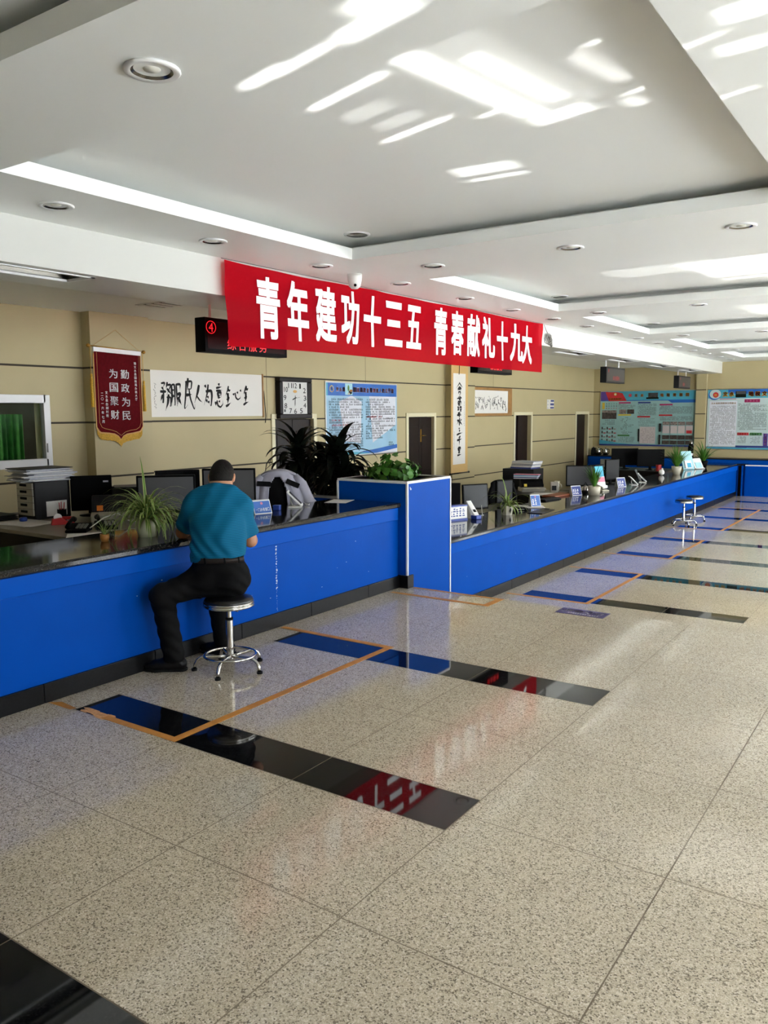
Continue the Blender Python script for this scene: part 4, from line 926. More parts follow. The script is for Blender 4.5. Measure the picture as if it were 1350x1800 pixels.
for k in range(13):
    y = 0.14+0.127*k
    for q in range(6):
        a = (y+rr.uniform(0, 0.08), 0.17+rr.uniform(0, 0.24)); b = (a[0]+rr.uniform(-0.05, 0.06), a[1]+rr.uniform(-0.11, 0.05)); c = (b[0]+rr.uniform(-0.03, 0.05), b[1]+rr.uniform(-0.05, 0.03))
        l.tube([(0.022, *a), (0.022, *b), (0.022, *c)], [0.003, rr.uniform(0.004, 0.009), 0.002], 4)
l.build('brushwork', 'ink', t)
t = thing('wall_notice', 'small white and navy notice on the left wall between the two far doors', 'sign', (WALL_X, 19.13, 1.70))
MB().box(0, 0.006, 0, 0.44, 0, 0.235).build('card', 'paper', t)
m = MB()
for q in ((0.22, 0.43, 0.18, 0.225), (0.2, 0.43, 0.09, 0.14), (0.2, 0.43, 0.01, 0.05), (0.03, 0.08, 0.02, 0.03), (0.03, 0.08, 0.1, 0.11), (0.03, 0.08, 0.19, 0.2)): m.box(0.006, 0.0068, *q)
m.build('print', 'navy print', t)
# ------------------------------------------------------------------ stools
def make_stool(label, loc, rot, group):
    t = thing('round_stool', label, 'stool', loc, rot, group)
    MB().lathe([(0, 0.478), (0.12, 0.477), (0.15, 0.470), (0.158, 0.458), (0.156, 0.45)], n=36).build('seat', 'black leather', t)
    MB().lathe([(0.156, 0.452), (0.163, 0.449), (0.163, 0.441), (0.158, 0.438), (0.158, 0.434), (0.164, 0.431), (0.164, 0.422), (0.155, 0.417), (0, 0.417)], n=36).build('seat_rim', 'chrome', t)
    MB().cyl((0, 0, 0.31), 0.0145, 0.11, 18).build('piston', 'chrome', t)
    MB().cyl((0, 0, 0.07), 0.023, 0.255, 20).lathe([(0.023, 0.325), (0.0245, 0.327), (0.0245, 0.34), (0.015, 0.342)], n=20, m=1).build('column', ['chrome', 'black rubber'], t)
    MB().tube([(0.165*math.cos(a), 0.165*math.sin(a), 0.095) for a in [i*math.pi/20 for i in range(40)]], 0.0085, 8, 0, True).build('foot_ring', 'chrome', t)
    for k in range(5):
        a = 2*math.pi*k/5; d = Vector((math.cos(a), math.sin(a), 0))
        pts = [d*0.018+Vector((0, 0, 0.085))]+[d*r+Vector((0, 0, z)) for r, z in ((0.08, 0.086), (0.15, 0.088), (0.185, 0.084), (0.21, 0.068), (0.224, 0.042), (0.23, 0.014))]
        g = MB().tube(pts, 0.0115, 10).build('leg', 'chrome', t)
        MB().cyl((d.x*0.231, d.y*0.231, 0), 0.0185, 0.014, 14).build('foot', 'black rubber', g)
    MB().tube([(0.02, 0.02, 0.415), (0.05, 0.06, 0.4), (0.085, 0.09, 0.405)], 0.004, 6).build('height_lever', 'steel shade', t)
    return t
stool = make_stool('round chrome stool with black seat under the seated man', (-3.735, 3.672, 0), math.radians(-65), 'customer stools')
dup(stool, (-3.90, 15.50, LOW), math.radians(20), 'round chrome stool at the lower counter, the nearer of the two empty ones')
dup(stool, (-3.905, 16.30, LOW), math.radians(50), 'round chrome stool at the lower counter, the farther of the two empty ones')

# ------------------------------------------------------------------ plants
def ribbon(mb, base, az, elev, ln, wd, droop, mats=(0, 1), n=7, fold=0.25):
    """one arching strap leaf; mats = centre, edge"""
    p = Vector(base); e = elev; pts = []; h = Vector((math.cos(az), math.sin(az), 0)); side = Vector((-h.y, h.x, 0))
    for i in range(n+1):
        s = i/n; w = wd*(min(1, s*4+0.45))*(1-s**2.2)+0.0006
        d = h*math.cos(e)+Vector((0, 0, math.sin(e))); up = Vector((0, 0, 1))*math.cos(e)-h*math.sin(e)
        pts += [p-side*w+up*w*fold, p-side*w*0.55+up*w*fold*0.5, p+side*w*0.55+up*w*fold*0.5, p+side*w+up*w*fold]
        p = p+d*(ln/n); e -= droop/n*(0.5+s)
    fs0, fs1 = [], []
    for i in range(n):
        a = i*4; fs1 += [(a, a+1, a+5, a+4), (a+2, a+3, a+7, a+6)]; fs0.append((a+1, a+2, a+6, a+5))
    b = len(mb.v); mb.add(pts, fs0, mats[0], True)
    for f in fs1: mb.f.append([b+i for i in f]); mb.m.append(mats[1]); mb.sm.append(True)
def pot_round(r0, r1, h, lip=0.006):
    return MB().lathe([(0, 0), (r0, 0), (r0*0.5+r1*0.5+0.004, h*0.5), (r1, h), (r1-lip, h), (r1-lip, h-0.02), (0, h-0.02)], n=28)
def spider_plant(label, loc, s, n, seed, pot, potmat, green=('leaf green', 'leaf pale'), elo=0.3, tall=True, group=None, droop=(2.0, 3.6)):
    t = thing('potted_spider_plant', label, 'plant', loc, 0, group); pr = pot.build('pot', potmat, t)
    hh = max(v[2] for v in pot.v); rr = random.Random(seed); f = MB()
    for k in range(n):
        az = rr.uniform(0, 2*math.pi); r = 0.02*s
        ribbon(f, (r*math.cos(az)*rr.random(), r*math.sin(az)*rr.random(), hh-0.022), az, rr.uniform(elo, 1.45), s*rr.uniform(0.18, 0.40), s*rr.uniform(0.006, 0.012), rr.uniform(*droop))
    if tall: ribbon(f, (0, 0, hh), math.radians(150), 1.45, s*0.43, s*0.010, 0.9)
    f.v = [(x, y, max(z, 0.004)) for x, y, z in f.v]; f.build('foliage', list(green), t)
    MB().cyl((0, 0, hh-0.03), max(abs(v[0]) for v in pot.v)*0.8, 0.008, 18).build('soil', 'soil', t)
    return t
spider_plant('large arching spider plant in pale pot on the near counter left of the seated man', (-4.50, 3.67, 0.81), 1.08, 190, 2, pot_round(0.062, 0.074, 0.125), 'celadon pot')
f = MB(); t = thing('potted_seedling', 'tiny brown cup with thin green sprigs at the left of the large spider plant', 'plant', (-4.55, 3.36, 0.81))
pot_round(0.022, 0.03, 0.05, 0.003).build('pot', 'terracotta', t)
rr = random.Random(4)
for k in range(14): ribbon(f, (0, 0, 0.035), rr.uniform(0, 6.28), rr.uniform(0.8, 1.5), rr.uniform(0.06, 0.14), 0.003, rr.uniform(0.5, 2.2))
f.build('foliage', ['leaf green', 'leaf pale'], t)
# spider plant in a folded square pot
fp = MB(); r = 0.085
q = [(r*math.cos(a), r*math.sin(a)) for a in (0.3, 0.3+math.pi/2, 0.3+math.pi, 0.3+1.5*math.pi)]
for i in range(4):
    a, b = q[i], q[(i+1) % 4]; m_ = ((a[0]+b[0])/2*1.18, (a[1]+b[1])/2*1.18)
    fp.add([(a[0]*0.75, a[1]*0.75, 0), (m_[0]*0.9, m_[1]*0.9, 0), (m_[0], m_[1], 0.105), (a[0], a[1], 0.13)], [(0, 1, 2, 3)], 0)
    fp.add([(m_[0]*0.9, m_[1]*0.9, 0), (b[0]*0.75, b[1]*0.75, 0), (b[0], b[1], 0.13), (m_[0], m_[1], 0.105)], [(0, 1, 2, 3)], 0)
    fp.add([(m_[0]*0.99+0.001*m_[0]/r, m_[1]*0.995, 0.02), (m_[0]*0.7+b[0]*0.31, m_[1]*0.7+b[1]*0.31, 0.07), (m_[0]*1.01, m_[1]*1.01, 0.10), (m_[0]*0.75+a[0]*0.27, m_[1]*0.75+a[1]*0.27, 0.06)], [(0, 1, 2, 3)], 1)
fp.add([(p[0]*0.74, p[1]*0.74, 0.0) for p in q], [(0, 1, 2, 3)], 0)
spider_plant('spider plant in a folded cream pot on the lower counter nearest the planter box', (-4.56, 9.43, 0.335), 1.0, 46, 8, fp, ['ceramic', 'dark void'], elo=0.1, tall=True)
spider_plant('upright grassy plant in a round cream pot between two name signs on the lower counter', (-4.50, 12.41, 0.335), 1.0, 110, 5, pot_round(0.085, 0.10, 0.14), 'ceramic', ('leaf bright', 'leaf green'), 1.1, False, None, (0.2, 1.2))
spider_plant('grassy plant in a white patterned pot on the lower counter beside the blue leaflet stand', (-4.52, 17.26, 0.335), 1.4, 80, 6, pot_round(0.07, 0.105, 0.17), 'ceramic', ('leaf bright', 'leaf green'), 0.9, False, None, (0.3, 1.6))
spider_plant('spiky plant in a black pot at the far end of the lower counter', (-4.55, 19.62, 0.335), 1.55, 60, 7, pot_round(0.075, 0.11, 0.16), 'black plastic', ('leaf bright', 'leaf green'), 0.7, False, None, (0.3, 1.3))
def dracaena(label, loc, heads, seed):
    t = thing('potted_dracaena', label, 'plant', loc, 0, 'dark dracaenas behind the near counter'); rr = random.Random(seed)
    MB().lathe([(0, 0), (0.14, 0), (0.19, 0.32), (0.2, 0.34), (0.17, 0.34), (0.165, 0.3), (0, 0.3)], n=28).build('pot', 'black plastic', t)
    MB().cyl((0, 0, 0.3), 0.166, 0.01, 20).build('soil', 'soil', t)
    f = MB(); st = MB()
    for (x, y, z, n, L) in heads:
        st.tube([(x*0.3, y*0.3, 0.28), (x*0.7, y*0.7, z*0.6), (x, y, z)], 0.02, 8)
        for k in range(n):
            az = k*2.4+rr.uniform(-0.3, 0.3); lv = k/n
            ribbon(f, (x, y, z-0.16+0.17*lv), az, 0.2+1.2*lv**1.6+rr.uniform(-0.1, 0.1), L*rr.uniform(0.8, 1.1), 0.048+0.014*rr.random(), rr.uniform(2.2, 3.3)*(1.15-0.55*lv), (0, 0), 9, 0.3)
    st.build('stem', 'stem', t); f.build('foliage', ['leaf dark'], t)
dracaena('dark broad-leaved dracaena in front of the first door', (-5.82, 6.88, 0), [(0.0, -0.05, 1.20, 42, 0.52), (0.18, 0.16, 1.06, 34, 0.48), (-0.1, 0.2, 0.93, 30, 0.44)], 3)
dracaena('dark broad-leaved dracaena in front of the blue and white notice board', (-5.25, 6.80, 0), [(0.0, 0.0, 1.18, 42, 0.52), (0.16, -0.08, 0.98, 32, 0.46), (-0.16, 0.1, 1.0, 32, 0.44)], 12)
t = thing('pothos_plant', 'bright green leafy pothos growing in the blue planter box', 'plant', (-4.56, 6.80, 0.935)); f = MB(); st = MB(); rr = random.Random(9)
for k in range(170):
    a = rr.uniform(0, 2*math.pi); rad = rr.random()**0.6; c = Vector((0.29*rad*math.cos(a), 0.27*rad*math.sin(a), 0.05+(0.10+0.10*(1-rad))*rr.random()**0.7*(1+0.35*math.sin(3*a+1))))
    s = rr.uniform(0.04, 0.068); tilt = Vector((math.cos(a)*rad+rr.uniform(-.5, .5), math.sin(a)*rad+rr.uniform(-.5, .5), rr.uniform(0.1, 0.9))).normalized()
    u = tilt.orthogonal().normalized(); u.rotate(Matrix.Rotation(rr.uniform(0, 6.28), 3, tilt)); v = tilt.cross(u)
    o = [(0, -0.1), (0.35, -0.35), (0.62, -0.1), (0.6, 0.3), (0.35, 0.75), (0, 1.15), (-0.35, 0.75), (-0.6, 0.3), (-0.62, -0.1), (-0.35, -0.35)]
    f.add([c+u*(p[0]*s)+v*(p[1]*s)+tilt*(0.22*s*abs(p[0])-0.12*s*p[1]**2) for p in o]+[c+v*0.3*s], [(i, (i+1) % 10, 10) for i in range(10)], 0, True)
    if k % 3 == 0: st.tube([(c.x*0.4, c.y*0.4, 0.0), (c.x*0.8, c.y*0.8, c.z*0.6), c], 0.004, 5)
f.build('foliage', 'leaf bright', t); st.build('stem', 'leaf green', t)

# ------------------------------------------------------------------ desks behind the counters
def desk(label, x0, x1, y0, y1, z, base, top='desk laminate', body='dark desk'):
    t = thing('office_desk', label, 'desk', (x0, y0, base)); h = z-base; W, D = x1-x0, y1-y0
    MB().box(0, W, 0, D, h-0.03, h).build('desktop', top, t, bevel=0.004)
    MB().box(0.02, 0.05, 0.03, D-0.03, 0, h-0.03).box(W-0.05, W-0.02, 0.03, D-0.03, 0, h-0.03).build('side_panel', body, t)
    MB().box(0.05, W-0.05, 0.05, 0.07, 0.1, h-0.03).build('modesty_panel', body, t)
desk('pale topped office desk with clutter behind the near counter at the left', -7.05, -5.02, 3.57, 4.88, 0.75, 0)
desk('office desk under the grey monitors behind the seated man', -6.1, -4.95, 4.92, 5.35, 0.75, 0, 'dark desk')
desk('long dark office desk close behind the lower counter at its near end', -5.45, -4.94, 8.3, 11.0, 0.285, LOW, 'dark desk')
desk('dark office desk with the black printer on it behind the lower counter', -6.7, -5.2, 12.3, 13.3, 0.285, LOW, 'dark desk')
desk('dark office desk with three monitors behind the lower counter', -5.5, -4.95, 13.35, 15.4, 0.285, LOW, 'dark desk')
desk('far dark office desk with black monitors on it', -6.6, -5.0, 18.6, 19.7, 0.285, LOW, 'dark desk')
def monitor(label, loc, w, h, zc, rot, front='screen glass', rim='black plastic', tilt=0.0, back=False):
    """zc = height of the screen centre over the base"""
    t = thing('computer_monitor', label, 'monitor', loc, math.radians(rot))
    MB().lathe([(0, 0), (0.11, 0), (0.11, 0.008), (0.03, 0.018), (0, 0.02)], n=24).build('base', rim, t)
    MB().box(-0.03, 0.03, 0.025, 0.05, 0.012, zc).build('stand', rim, t, bevel=0.004)
    R = Matrix.Translation((0, 0, zc)) @ Matrix.Rotation(tilt, 4, 'X')
    MB().box(-w/2, w/2, -0.012, 0.022, -h/2, h/2).box(-w/2+0.06, w/2-0.06, 0.022, 0.045, -h/2+0.05, h/2-0.05).xf(R).build('case', rim, t, bevel=0.006)
    MB().box(-w/2+0.016, w/2-0.016, -0.014, -0.012, -h/2+0.024, h/2-0.016).xf(R).build('screen', front, t)
    if back:
        MB().box(w/2-0.075, w/2-0.03, -0.0155, -0.0142, h/2-0.062, h/2-0.047).xf(R).build('sticker', 'grey paper', t)
    return t
monitor('black square monitor with a small sticker beside the drawer unit', (-6.25, 4.50, 0.75), 0.35, 0.31, 0.20, 57, 'black plastic', 'black plastic', 0, True)
monitor('grey screened monitor directly behind the large spider plant', (-5.27, 4.51, 0.75), 0.47, 0.31, 0.24, 46, 'grey back')
monitor('black monitor showing above the grey one behind the spider plant', (-5.82, 5.12, 0.75), 0.40, 0.31, 0.225, 55, 'black plastic')
monitor('grey screened monitor behind the head of the seated man', (-5.14, 5.10, 0.75), 0.46, 0.33, 0.255, 40, 'grey back')
t = thing('drawer_unit', 'dark five-drawer desktop drawer unit with pale fronts under the staff window', 'drawers', (-6.63, 4.02, 0.75))
MB().box(0, 0.27, 0, 0.34, 0, 0.325).build('body', 'dark grey plastic', t, bevel=0.006)
for k in range(5):
    d = MB().box(0.02, 0.25, -0.012, 0, 0.035+0.057*k, 0.088+0.057*k).build('drawer', 'beige plastic', t)
    MB().box(0.075, 0.165, -0.018, -0.012, 0.058+0.057*k, 0.078+0.057*k).build('handle', 'black plastic', d)
MB().box(0.271, 0.272, 0.1, 0.3, 0.02, 0.15).build('taped_note', 'paper', t)
t = thing('paper_stack', 'untidy stack of papers and files on top of the drawer unit', 'papers', (-6.54, 4.19, 1.076)); rr = random.Random(6)
for k in range(14):
    m = MB(); w, d = rr.uniform(0.15, 0.17), rr.uniform(0.20, 0.23); m.box(-w, w, -d, d, 0.008*k, 0.008*k+0.006)
    m.xf(Matrix.Translation((rr.uniform(-0.02, 0.03), rr.uniform(-0.02, 0.04), 0)) @ Matrix.Rotation(rr.uniform(-0.2, 0.2), 4, 'Z'))
    m.build('folder', ['grey paper', 'paper', 'grey paper', 'pink paper' if k > 11 else 'grey paper'][k % 4] if k < 13 else 'dark grey plastic', t)
def dot_printer(label, loc, rot, sticker, body='dark grey plastic', tray='beige plastic', s=1.0):
    t = thing('dot_matrix_printer', label, 'printer', loc, math.radians(rot))
    w = 0.21*s
    MB().box(-w, w, -0.13, 0.17, 0, 0.07).build('base', tray, t, bevel=0.01)
    MB().prism([(-0.10, 0.07), (0.14, 0.07), (0.13, 0.20), (0.02, 0.215), (-0.045, 0.17)], -w+0.01, w-0.01, 'x').build('cover', body, t, bevel=0.012)
    MB().prism([(-0.24, 0.062), (-0.10, 0.075), (-0.10, 0.082), (-0.24, 0.07)], -w+0.01, w-0.01, 'x').build('paper_tray', tray, t)
    MB().quad((-w+0.05, -0.088, 0.092), (-w+0.10, -0.088, 0.092), (-w+0.10, -0.066, 0.135), (-w+0.05, -0.066, 0.135)).build('sticker', sticker, t)
    MB().cyl((w, 0.06, 0.10), 0.018, 0.022, 16, 0, 'x').build('platen_knob', 'black plastic', t)
    return t
dot_printer('dark desk printer with an orange sticker beside the black square monitor', (-5.80, 4.42, 0.75), 52, 'orange sticker')
t = thing('receipt_printer', 'grey boxy printer behind the one with the orange sticker', 'printer', (-6.02, 4.78, 0.75), math.radians(55))
MB().box(-0.19, 0.19, -0.13, 0.13, 0, 0.20).prism([(-0.13, 0.20), (0.13, 0.20), (0.12, 0.245), (-0.02, 0.25)], -0.19, 0.19, 'x').build('body', 'dark grey plastic', t, bevel=0.01)
MB().box(-0.17, 0.17, -0.1, 0.1, 0.25, 0.258).build('lid', 'grey plastic', t); MB().box(-0.12, 0.12, -0.136, -0.13, 0.13, 0.15).build('paper_slot', 'black plastic', t)
def sheets(label, loc, rot, w, d, n, m='paper', seed=1, group=None):
    b = MB(); rr = random.Random(seed)
    for k in range(n):
        s = len(b.v); b.box(-w/2, w/2, -d/2, d/2, 0.0015*k, 0.0015*k+0.0012)
        b.xf(Matrix.Translation((rr.uniform(-.02, .02) if k else 0, rr.uniform(-.02, .02) if k else 0, 0)) @ Matrix.Rotation(rr.uniform(-.25, .25) if k else 0, 4, 'Z'), s)
    o = b.build('paper_sheets', m, None, loc, math.radians(rot)); return tag(o, label, 'paper', group)
sheets('flat white sheet of paper on the near counter beside the blue planter box', (-4.71, 6.12, 0.8105), 20, 0.21, 0.297, 1)
sheets('loose papers on the pale desk in front of the drawer unit', (-6.25, 3.86, 0.7505), 10, 0.42, 0.30, 4, 'paper', 3)
sheets('papers on the pale desk close to the near counter edge', (-5.20, 3.72, 0.7505), 40, 0.3, 0.21, 4, 'paper', 5)
sheets('dark stack of files on the pale desk at the left edge of the picture', (-6.72, 3.86, 0.7505), 5, 0.3, 0.22, 30, 'dark grey plastic', 6)
def phone(label, loc, rot, m, hs=None):
    t = thing('desk_telephone', label, 'telephone', loc, math.radians(rot))
    MB().prism([(-0.09, 0), (0.09, 0), (0.09, 0.06), (-0.09, 0.02)], -0.08, 0.08, 'x').build('body', m, t, bevel=0.008)
    MB().tube([(-0.055, -0.09, 0.045), (-0.055, -0.06, 0.07), (-0.055, 0.06, 0.098), (-0.055, 0.09, 0.085)], [0.022, 0.015, 0.015, 0.022], 10).build('handset', hs or m, t)
    k = MB()
    for i in range(3):
        for j in range(4): k.box(-0.01+0.028*i, 0.01+0.028*i, -0.05+0.025*j, -0.035+0.025*j, 0.03+0.0055*j, 0.041+0.0055*j)
    k.build('keypad', 'grey plastic', t)
phone('black desk telephone on the pale desk near the counter edge', (-5.46, 3.80, 0.75), 40, 'black plastic')
phone('black desk telephone beside the dark printer with the orange sticker', (-5.42, 4.02, 0.75), 60, 'black plastic')
t = thing('red_stapler', 'red stapler lying in the clutter before the black square monitor', 'stapler', (-6.02, 4.05, 0.75), math.radians(30))
MB().box(-0.09, 0.09, -0.02, 0.02, 0, 0.015).build('base', 'black plastic', t); MB().prism([(-0.09, 0.02), (0.085, 0.03), (0.09, 0.055), (-0.08, 0.05)], -0.018, 0.018, 'y').build('arm', 'red plastic', t, bevel=0.006)
t = thing('tape_dispenser', 'red tape dispenser in front of the black square monitor', 'dispenser', (-5.93, 3.98, 0.75), math.radians(65))
MB().prism([(-0.09, 0), (0.09, 0), (0.09, 0.025), (0.03, 0.03), (-0.01, 0.06), (-0.08, 0.05)], -0.025, 0.025, 'y').build('body', 'red plastic', t, bevel=0.005); MB().cyl((-0.035, -0.012, 0.06), 0.032, 0.024, 20, 0, 'y').build('roll', 'paper', t)
t = thing('ink_pad', 'small blue plastic lid on the pale desk before the drawer unit', 'lid', (-6.36, 3.90, 0.753)); MB().lathe([(0, 0), (0.028, 0), (0.034, 0.02), (0.028, 0.035), (0, 0.038)], n=18).build('cap', 'blue plastic', t)
t = thing('pen_cup', 'dark pen cup with pens beside the black square monitor', 'cup', (-6.14, 4.12, 0.75)); MB().lathe([(0, 0), (0.035, 0), (0.038, 0.1), (0.034, 0.1), (0.033, 0.01)], n=18).build('cup', 'black plastic', t)
p = MB()
for k in range(5): p.tube([(0.01*math.cos(k*1.3), 0.01*math.sin(k*1.3), 0.01), (0.04*math.cos(k*1.3), 0.04*math.sin(k*1.3), 0.16)], 0.0035, 6, k % 2)
p.build('pen', ['red plastic', 'white plastic'], t)
tag(MB().tube([(-5.25, 3.75, 0.80), (-5.22, 3.86, 0.87), (-5.15, 3.93, 0.90), (-5.08, 3.98, 0.84), (-4.96, 4.06, 0.83), (-4.85, 4.12, 0.815)], 0.004, 6).build('white_cable', 'white plastic'), 'thin white cable looping over the back of the near counter by the spider plant', 'cable')
# uniform shirt on an office chair
def office_chair(label, loc, rot, f=-1):
    t = thing('office_chair', label, 'chair', loc, math.radians(rot))
    MB().grid(lambda u, v: ((u-0.5)*0.42*(0.75+0.25*math.sin(math.pi*min(1, v*1.2))), 0.02+0.05*(2*u-1)**2*-1, 0.62+0.44*v-0.05*abs(2*u-1)**3*v), 14, 12).build('backrest', 'black cloth', t).modifiers.new('thick', 'SOLIDIFY').thickness = 0.05
    MB().box(-0.23, 0.23, min(0.04*f, 0.42*f), max(0.04*f, 0.42*f), 0.42, 0.49).build('seat', 'black cloth', t, bevel=0.03)
    MB().cyl((0, 0.2*f, 0.1), 0.025, 0.33, 14).build('column', 'black plastic', t)
    for k in range(5):
        a = 2*math.pi*k/5; MB().tube([(0, 0.2*f, 0.1), (0.22*math.cos(a), 0.2*f+0.22*math.sin(a), 0.055)], [0.03, 0.018], 8).cyl((0.22*math.cos(a), 0.2*f+0.22*math.sin(a), 0.0), 0.025, 0.05, 10).build('leg', 'black plastic', t)
    MB().tube([(0, 0.0, 0.64), (0, -0.05*f, 0.5), (0, 0.2*f, 0.43)], 0.02, 8).build('back_stay', 'black plastic', t)
    return t
office_chair('black office chair wearing the grey uniform shirt behind the near counter', (-5.25, 5.87, 0), 40, 1)
office_chair('black office chair behind the lower counter beyond the folded cream pot', (-5.62, 11.45, LOW), 30)
t = thing('uniform_shirt', 'grey uniform shirt with black shoulder boards draped over the office chair', 'shirt', (-5.25, 5.87, 0), math.radians(40))
def drape(u, v):
    """shirt hung over the chair back with its neck opening towards the counter"""
    a = (u-0.5)*2; x = a*(0.17+(0.085+0.07*(a > 0)*abs(a))*v**0.8); top = 1.105-0.05*abs(a)**2.2
    z = top-0.33*v-0.03*abs(a)**3
    y = -0.085-0.05*math.sin(min(1, v*1.5)*math.pi/2)+0.014*math.sin(a*15+2)*v+0.03*a*a
    return x, y, z
sh = MB()
nu, nv = 40, 22
vs = [drape(i/nu, j/nv) for i in range(nu+1) for j in range(nv+1)]
fs = []
for i in range(nu):
    for j in range(nv):
        a = ((i+0.5)/nu-0.5)*2; v = (j+0.5)/nv
        if abs(a+0.05) < 0.36*math.sqrt(max(0, 1-((1-v)/0.84)**4)) and v > 0.14: continue
        fs.append((i*(nv+1)+j, (i+1)*(nv+1)+j, (i+1)*(nv+1)+j+1, i*(nv+1)+j+1))
sh.add(vs, fs, 0, True)
sh.grid(lambda u, v: ((u-0.5)*2*0.17, -0.085+0.16*v, 1.105-0.05*abs((u-0.5)*2)**2.2+0.012*math.sin(v*math.pi)), 20, 6)
sh.grid(lambda u, v: ((u-0.5)*2*(0.17+0.05*v), 0.075, 1.105-0.05*abs((u-0.5)*2)**2.2-0.35*v), 20, 6)
for sgn, ln in ((1, 0.27), (-1, 0.18)):              # the sleeves hang to the sides
    sh.tube([(sgn*0.15, -0.05, 1.045), (sgn*0.215, -0.06, 0.97), (sgn*(0.225+0.06*(sgn > 0)), -0.07, 1.0-ln*0.75), (sgn*(0.24+0.10*(sgn > 0)), -0.08, 1.0-ln)], [0.04, 0.055, 0.062, 0.068], 12)
so = sh.build('cloth', 'uniform cloth', t); so.modifiers.new('thick', 'SOLIDIFY').thickness = 0.008
bo = MB()
for sgn in (1, -1):
    s0 = len(bo.v); bo.box(-0.065, 0.065, -0.006, 0.006, -0.024, 0.024)
    bo.xf(Matrix.Translation((sgn*0.135, -0.142, 0.985)) @ Matrix.Rotation(0.42 if sgn > 0 else 0.06, 4, 'Y'), s0)
bo.build('shoulder_board', 'black cloth', t, bevel=0.004)
MB().grid(lambda u, v: ((u-0.5)*0.145-0.015, -0.07-0.01*math.sin(u*math.pi), 0.74+0.30*v-0.02*(2*u-1)**2), 8, 8).build('lining', 'black cloth', t)

# ------------------------------------------------------------------ things on the counters
def tent_sign(label, loc, rot, w, h, chars, mt='sign blue', logo=True):
    t = thing('desk_sign', label, 'sign', loc, math.radians(rot))
    MB().prism([(-0.045, 0), (0.045, 0), (0.012, h), (0.004, h)], -w/2, w/2, 'x').build('holder', 'aluminium', t)
    n = Vector((0, -h, 0.049)).normalized(); up = Vector((0, 0.049, h)).normalized()
    o = Vector((-w/2, -0.0455, 0.0)); P = lambda u, v, e: o+Vector((1, 0, 0))*u+up*v+n*e
    q = lambda mb, u0, u1, v0, v1, e, m=0: mb.quad(P(u0, v0, e), P(u1, v0, e), P(u1, v1, e), P(u0, v1, e), m)
    b = MB(); q(b, 0, w, 0, h, 0.001, 1); q(b, 0.006, w-0.006, 0.006, h-0.004, 0.0016, 0); b.build('card', [mt, 'white print'], t)
    l = MB()
    if chars: write_row(l, chars, P(0.016, 0.022, 0.0022), (1, 0, 0), up, (w-0.03)/len(chars)*0.85, (w-0.03)/len(chars), 0, 0.02, 0, 0.03)
    else: lines(l, P(0.02, 0.015, 0.0022), (1, 0, 0), up, w-0.04, h*0.6, 2, h*0.26, 0, random.Random(3), False, 1, 1)
    if logo: l.add([P(w/2+0.012*math.cos(a), h-0.024+0.012*math.sin(a), 0.0022) for a in [i*math.pi/6 for i in range(12)]], [tuple(range(12))], 1)
    l.build('lettering', ['white print', 'pink paper'], t)
tent_sign('blue desk sign with white characters on the near counter right of the seated man', (-4.715, 5.04, 0.81), 72, 0.165, 0.115, '一门办税窗口')
tent_sign('small blue and white desk sign on papers beside the folded cream pot', (-4.62, 10.42, 0.345), 55, 0.15, 0.16, '', 'sign blue', True)
tent_sign('navy desk sign just left of the round cream pot on the lower counter', (-4.73, 12.22, 0.335), 62, 0.19, 0.15, '', 'navy print', False)
tent_sign('navy desk sign right of the white telephone on the lower counter', (-4.60, 13.98, 0.335), 62, 0.19, 0.16, '', 'navy print', False)
def tablet_stand(label, loc, rot, m='white plastic', face='screen glass', w=0.16, L=0.19):
    t = thing('tablet_stand', label, 'tablet', loc, math.radians(rot)); a = math.radians(45); c, s = math.cos(a), math.sin(a)
    MB().box(-w/2, w/2, -0.10, 0.02, 0, 0.012).build('base', m, t, bevel=0.004)
    R = Matrix.Translation((0, -0.10, 0.006)) @ Matrix.Rotation(a, 4, 'X')
    MB().box(-w/2, w/2, 0, L, -0.002, 0.014).xf(R).build('case', m, t, bevel=0.004)
    MB().box(-w/2+0.014, w/2-0.014, 0.02, L-0.02, 0.0142, 0.0152).xf(R).build('screen', face, t)
    MB().tube([(0, -0.02, 0.01), (0, 0.0, 0.05), (0, -0.005, 0.095)], 0.008, 6).build('strut', m, t)
    return t
tablet_stand('white feedback tablet on slanted stand beside the blue desk sign', (-4.80, 5.52, 0.81), 128)
tablet_stand('white feedback tablet on the lower counter right of the second navy desk sign', (-4.55, 14.42, 0.335), 120, L=0.2)
tablet_stand('white tablet farther along beyond the second navy desk sign', (-4.58, 15.05, 0.335), 105, 'white plastic', 'grey back', 0.17, 0.22)
t = thing('stamp_box', 'small dark blue box standing beside the blue desk sign', 'box', (-4.74, 5.27, 0.81), math.radians(20)); MB().box(-0.03, 0.03, -0.025, 0.025, 0, 0.04).build('body', 'blue plastic', t, bevel=0.006); MB().box(-0.031, 0.031, -0.026, 0.026, 0.032, 0.046).build('lid', 'blue plastic', t, bevel=0.005)
sc = MB(); rr = random.Random(8)
for k in range(5): sc.poly([(rr.uniform(-0.03, 0.03), rr.uniform(-0.03, 0.03), 0.001+rr.uniform(0, 0.03)) for _ in range(3)])
tag(sc.build('paper_scrap', 'paper', None, (-4.735, 5.67, 0.81)), 'small crumpled scrap on the near counter between tablet and flat sheet', 'paper')
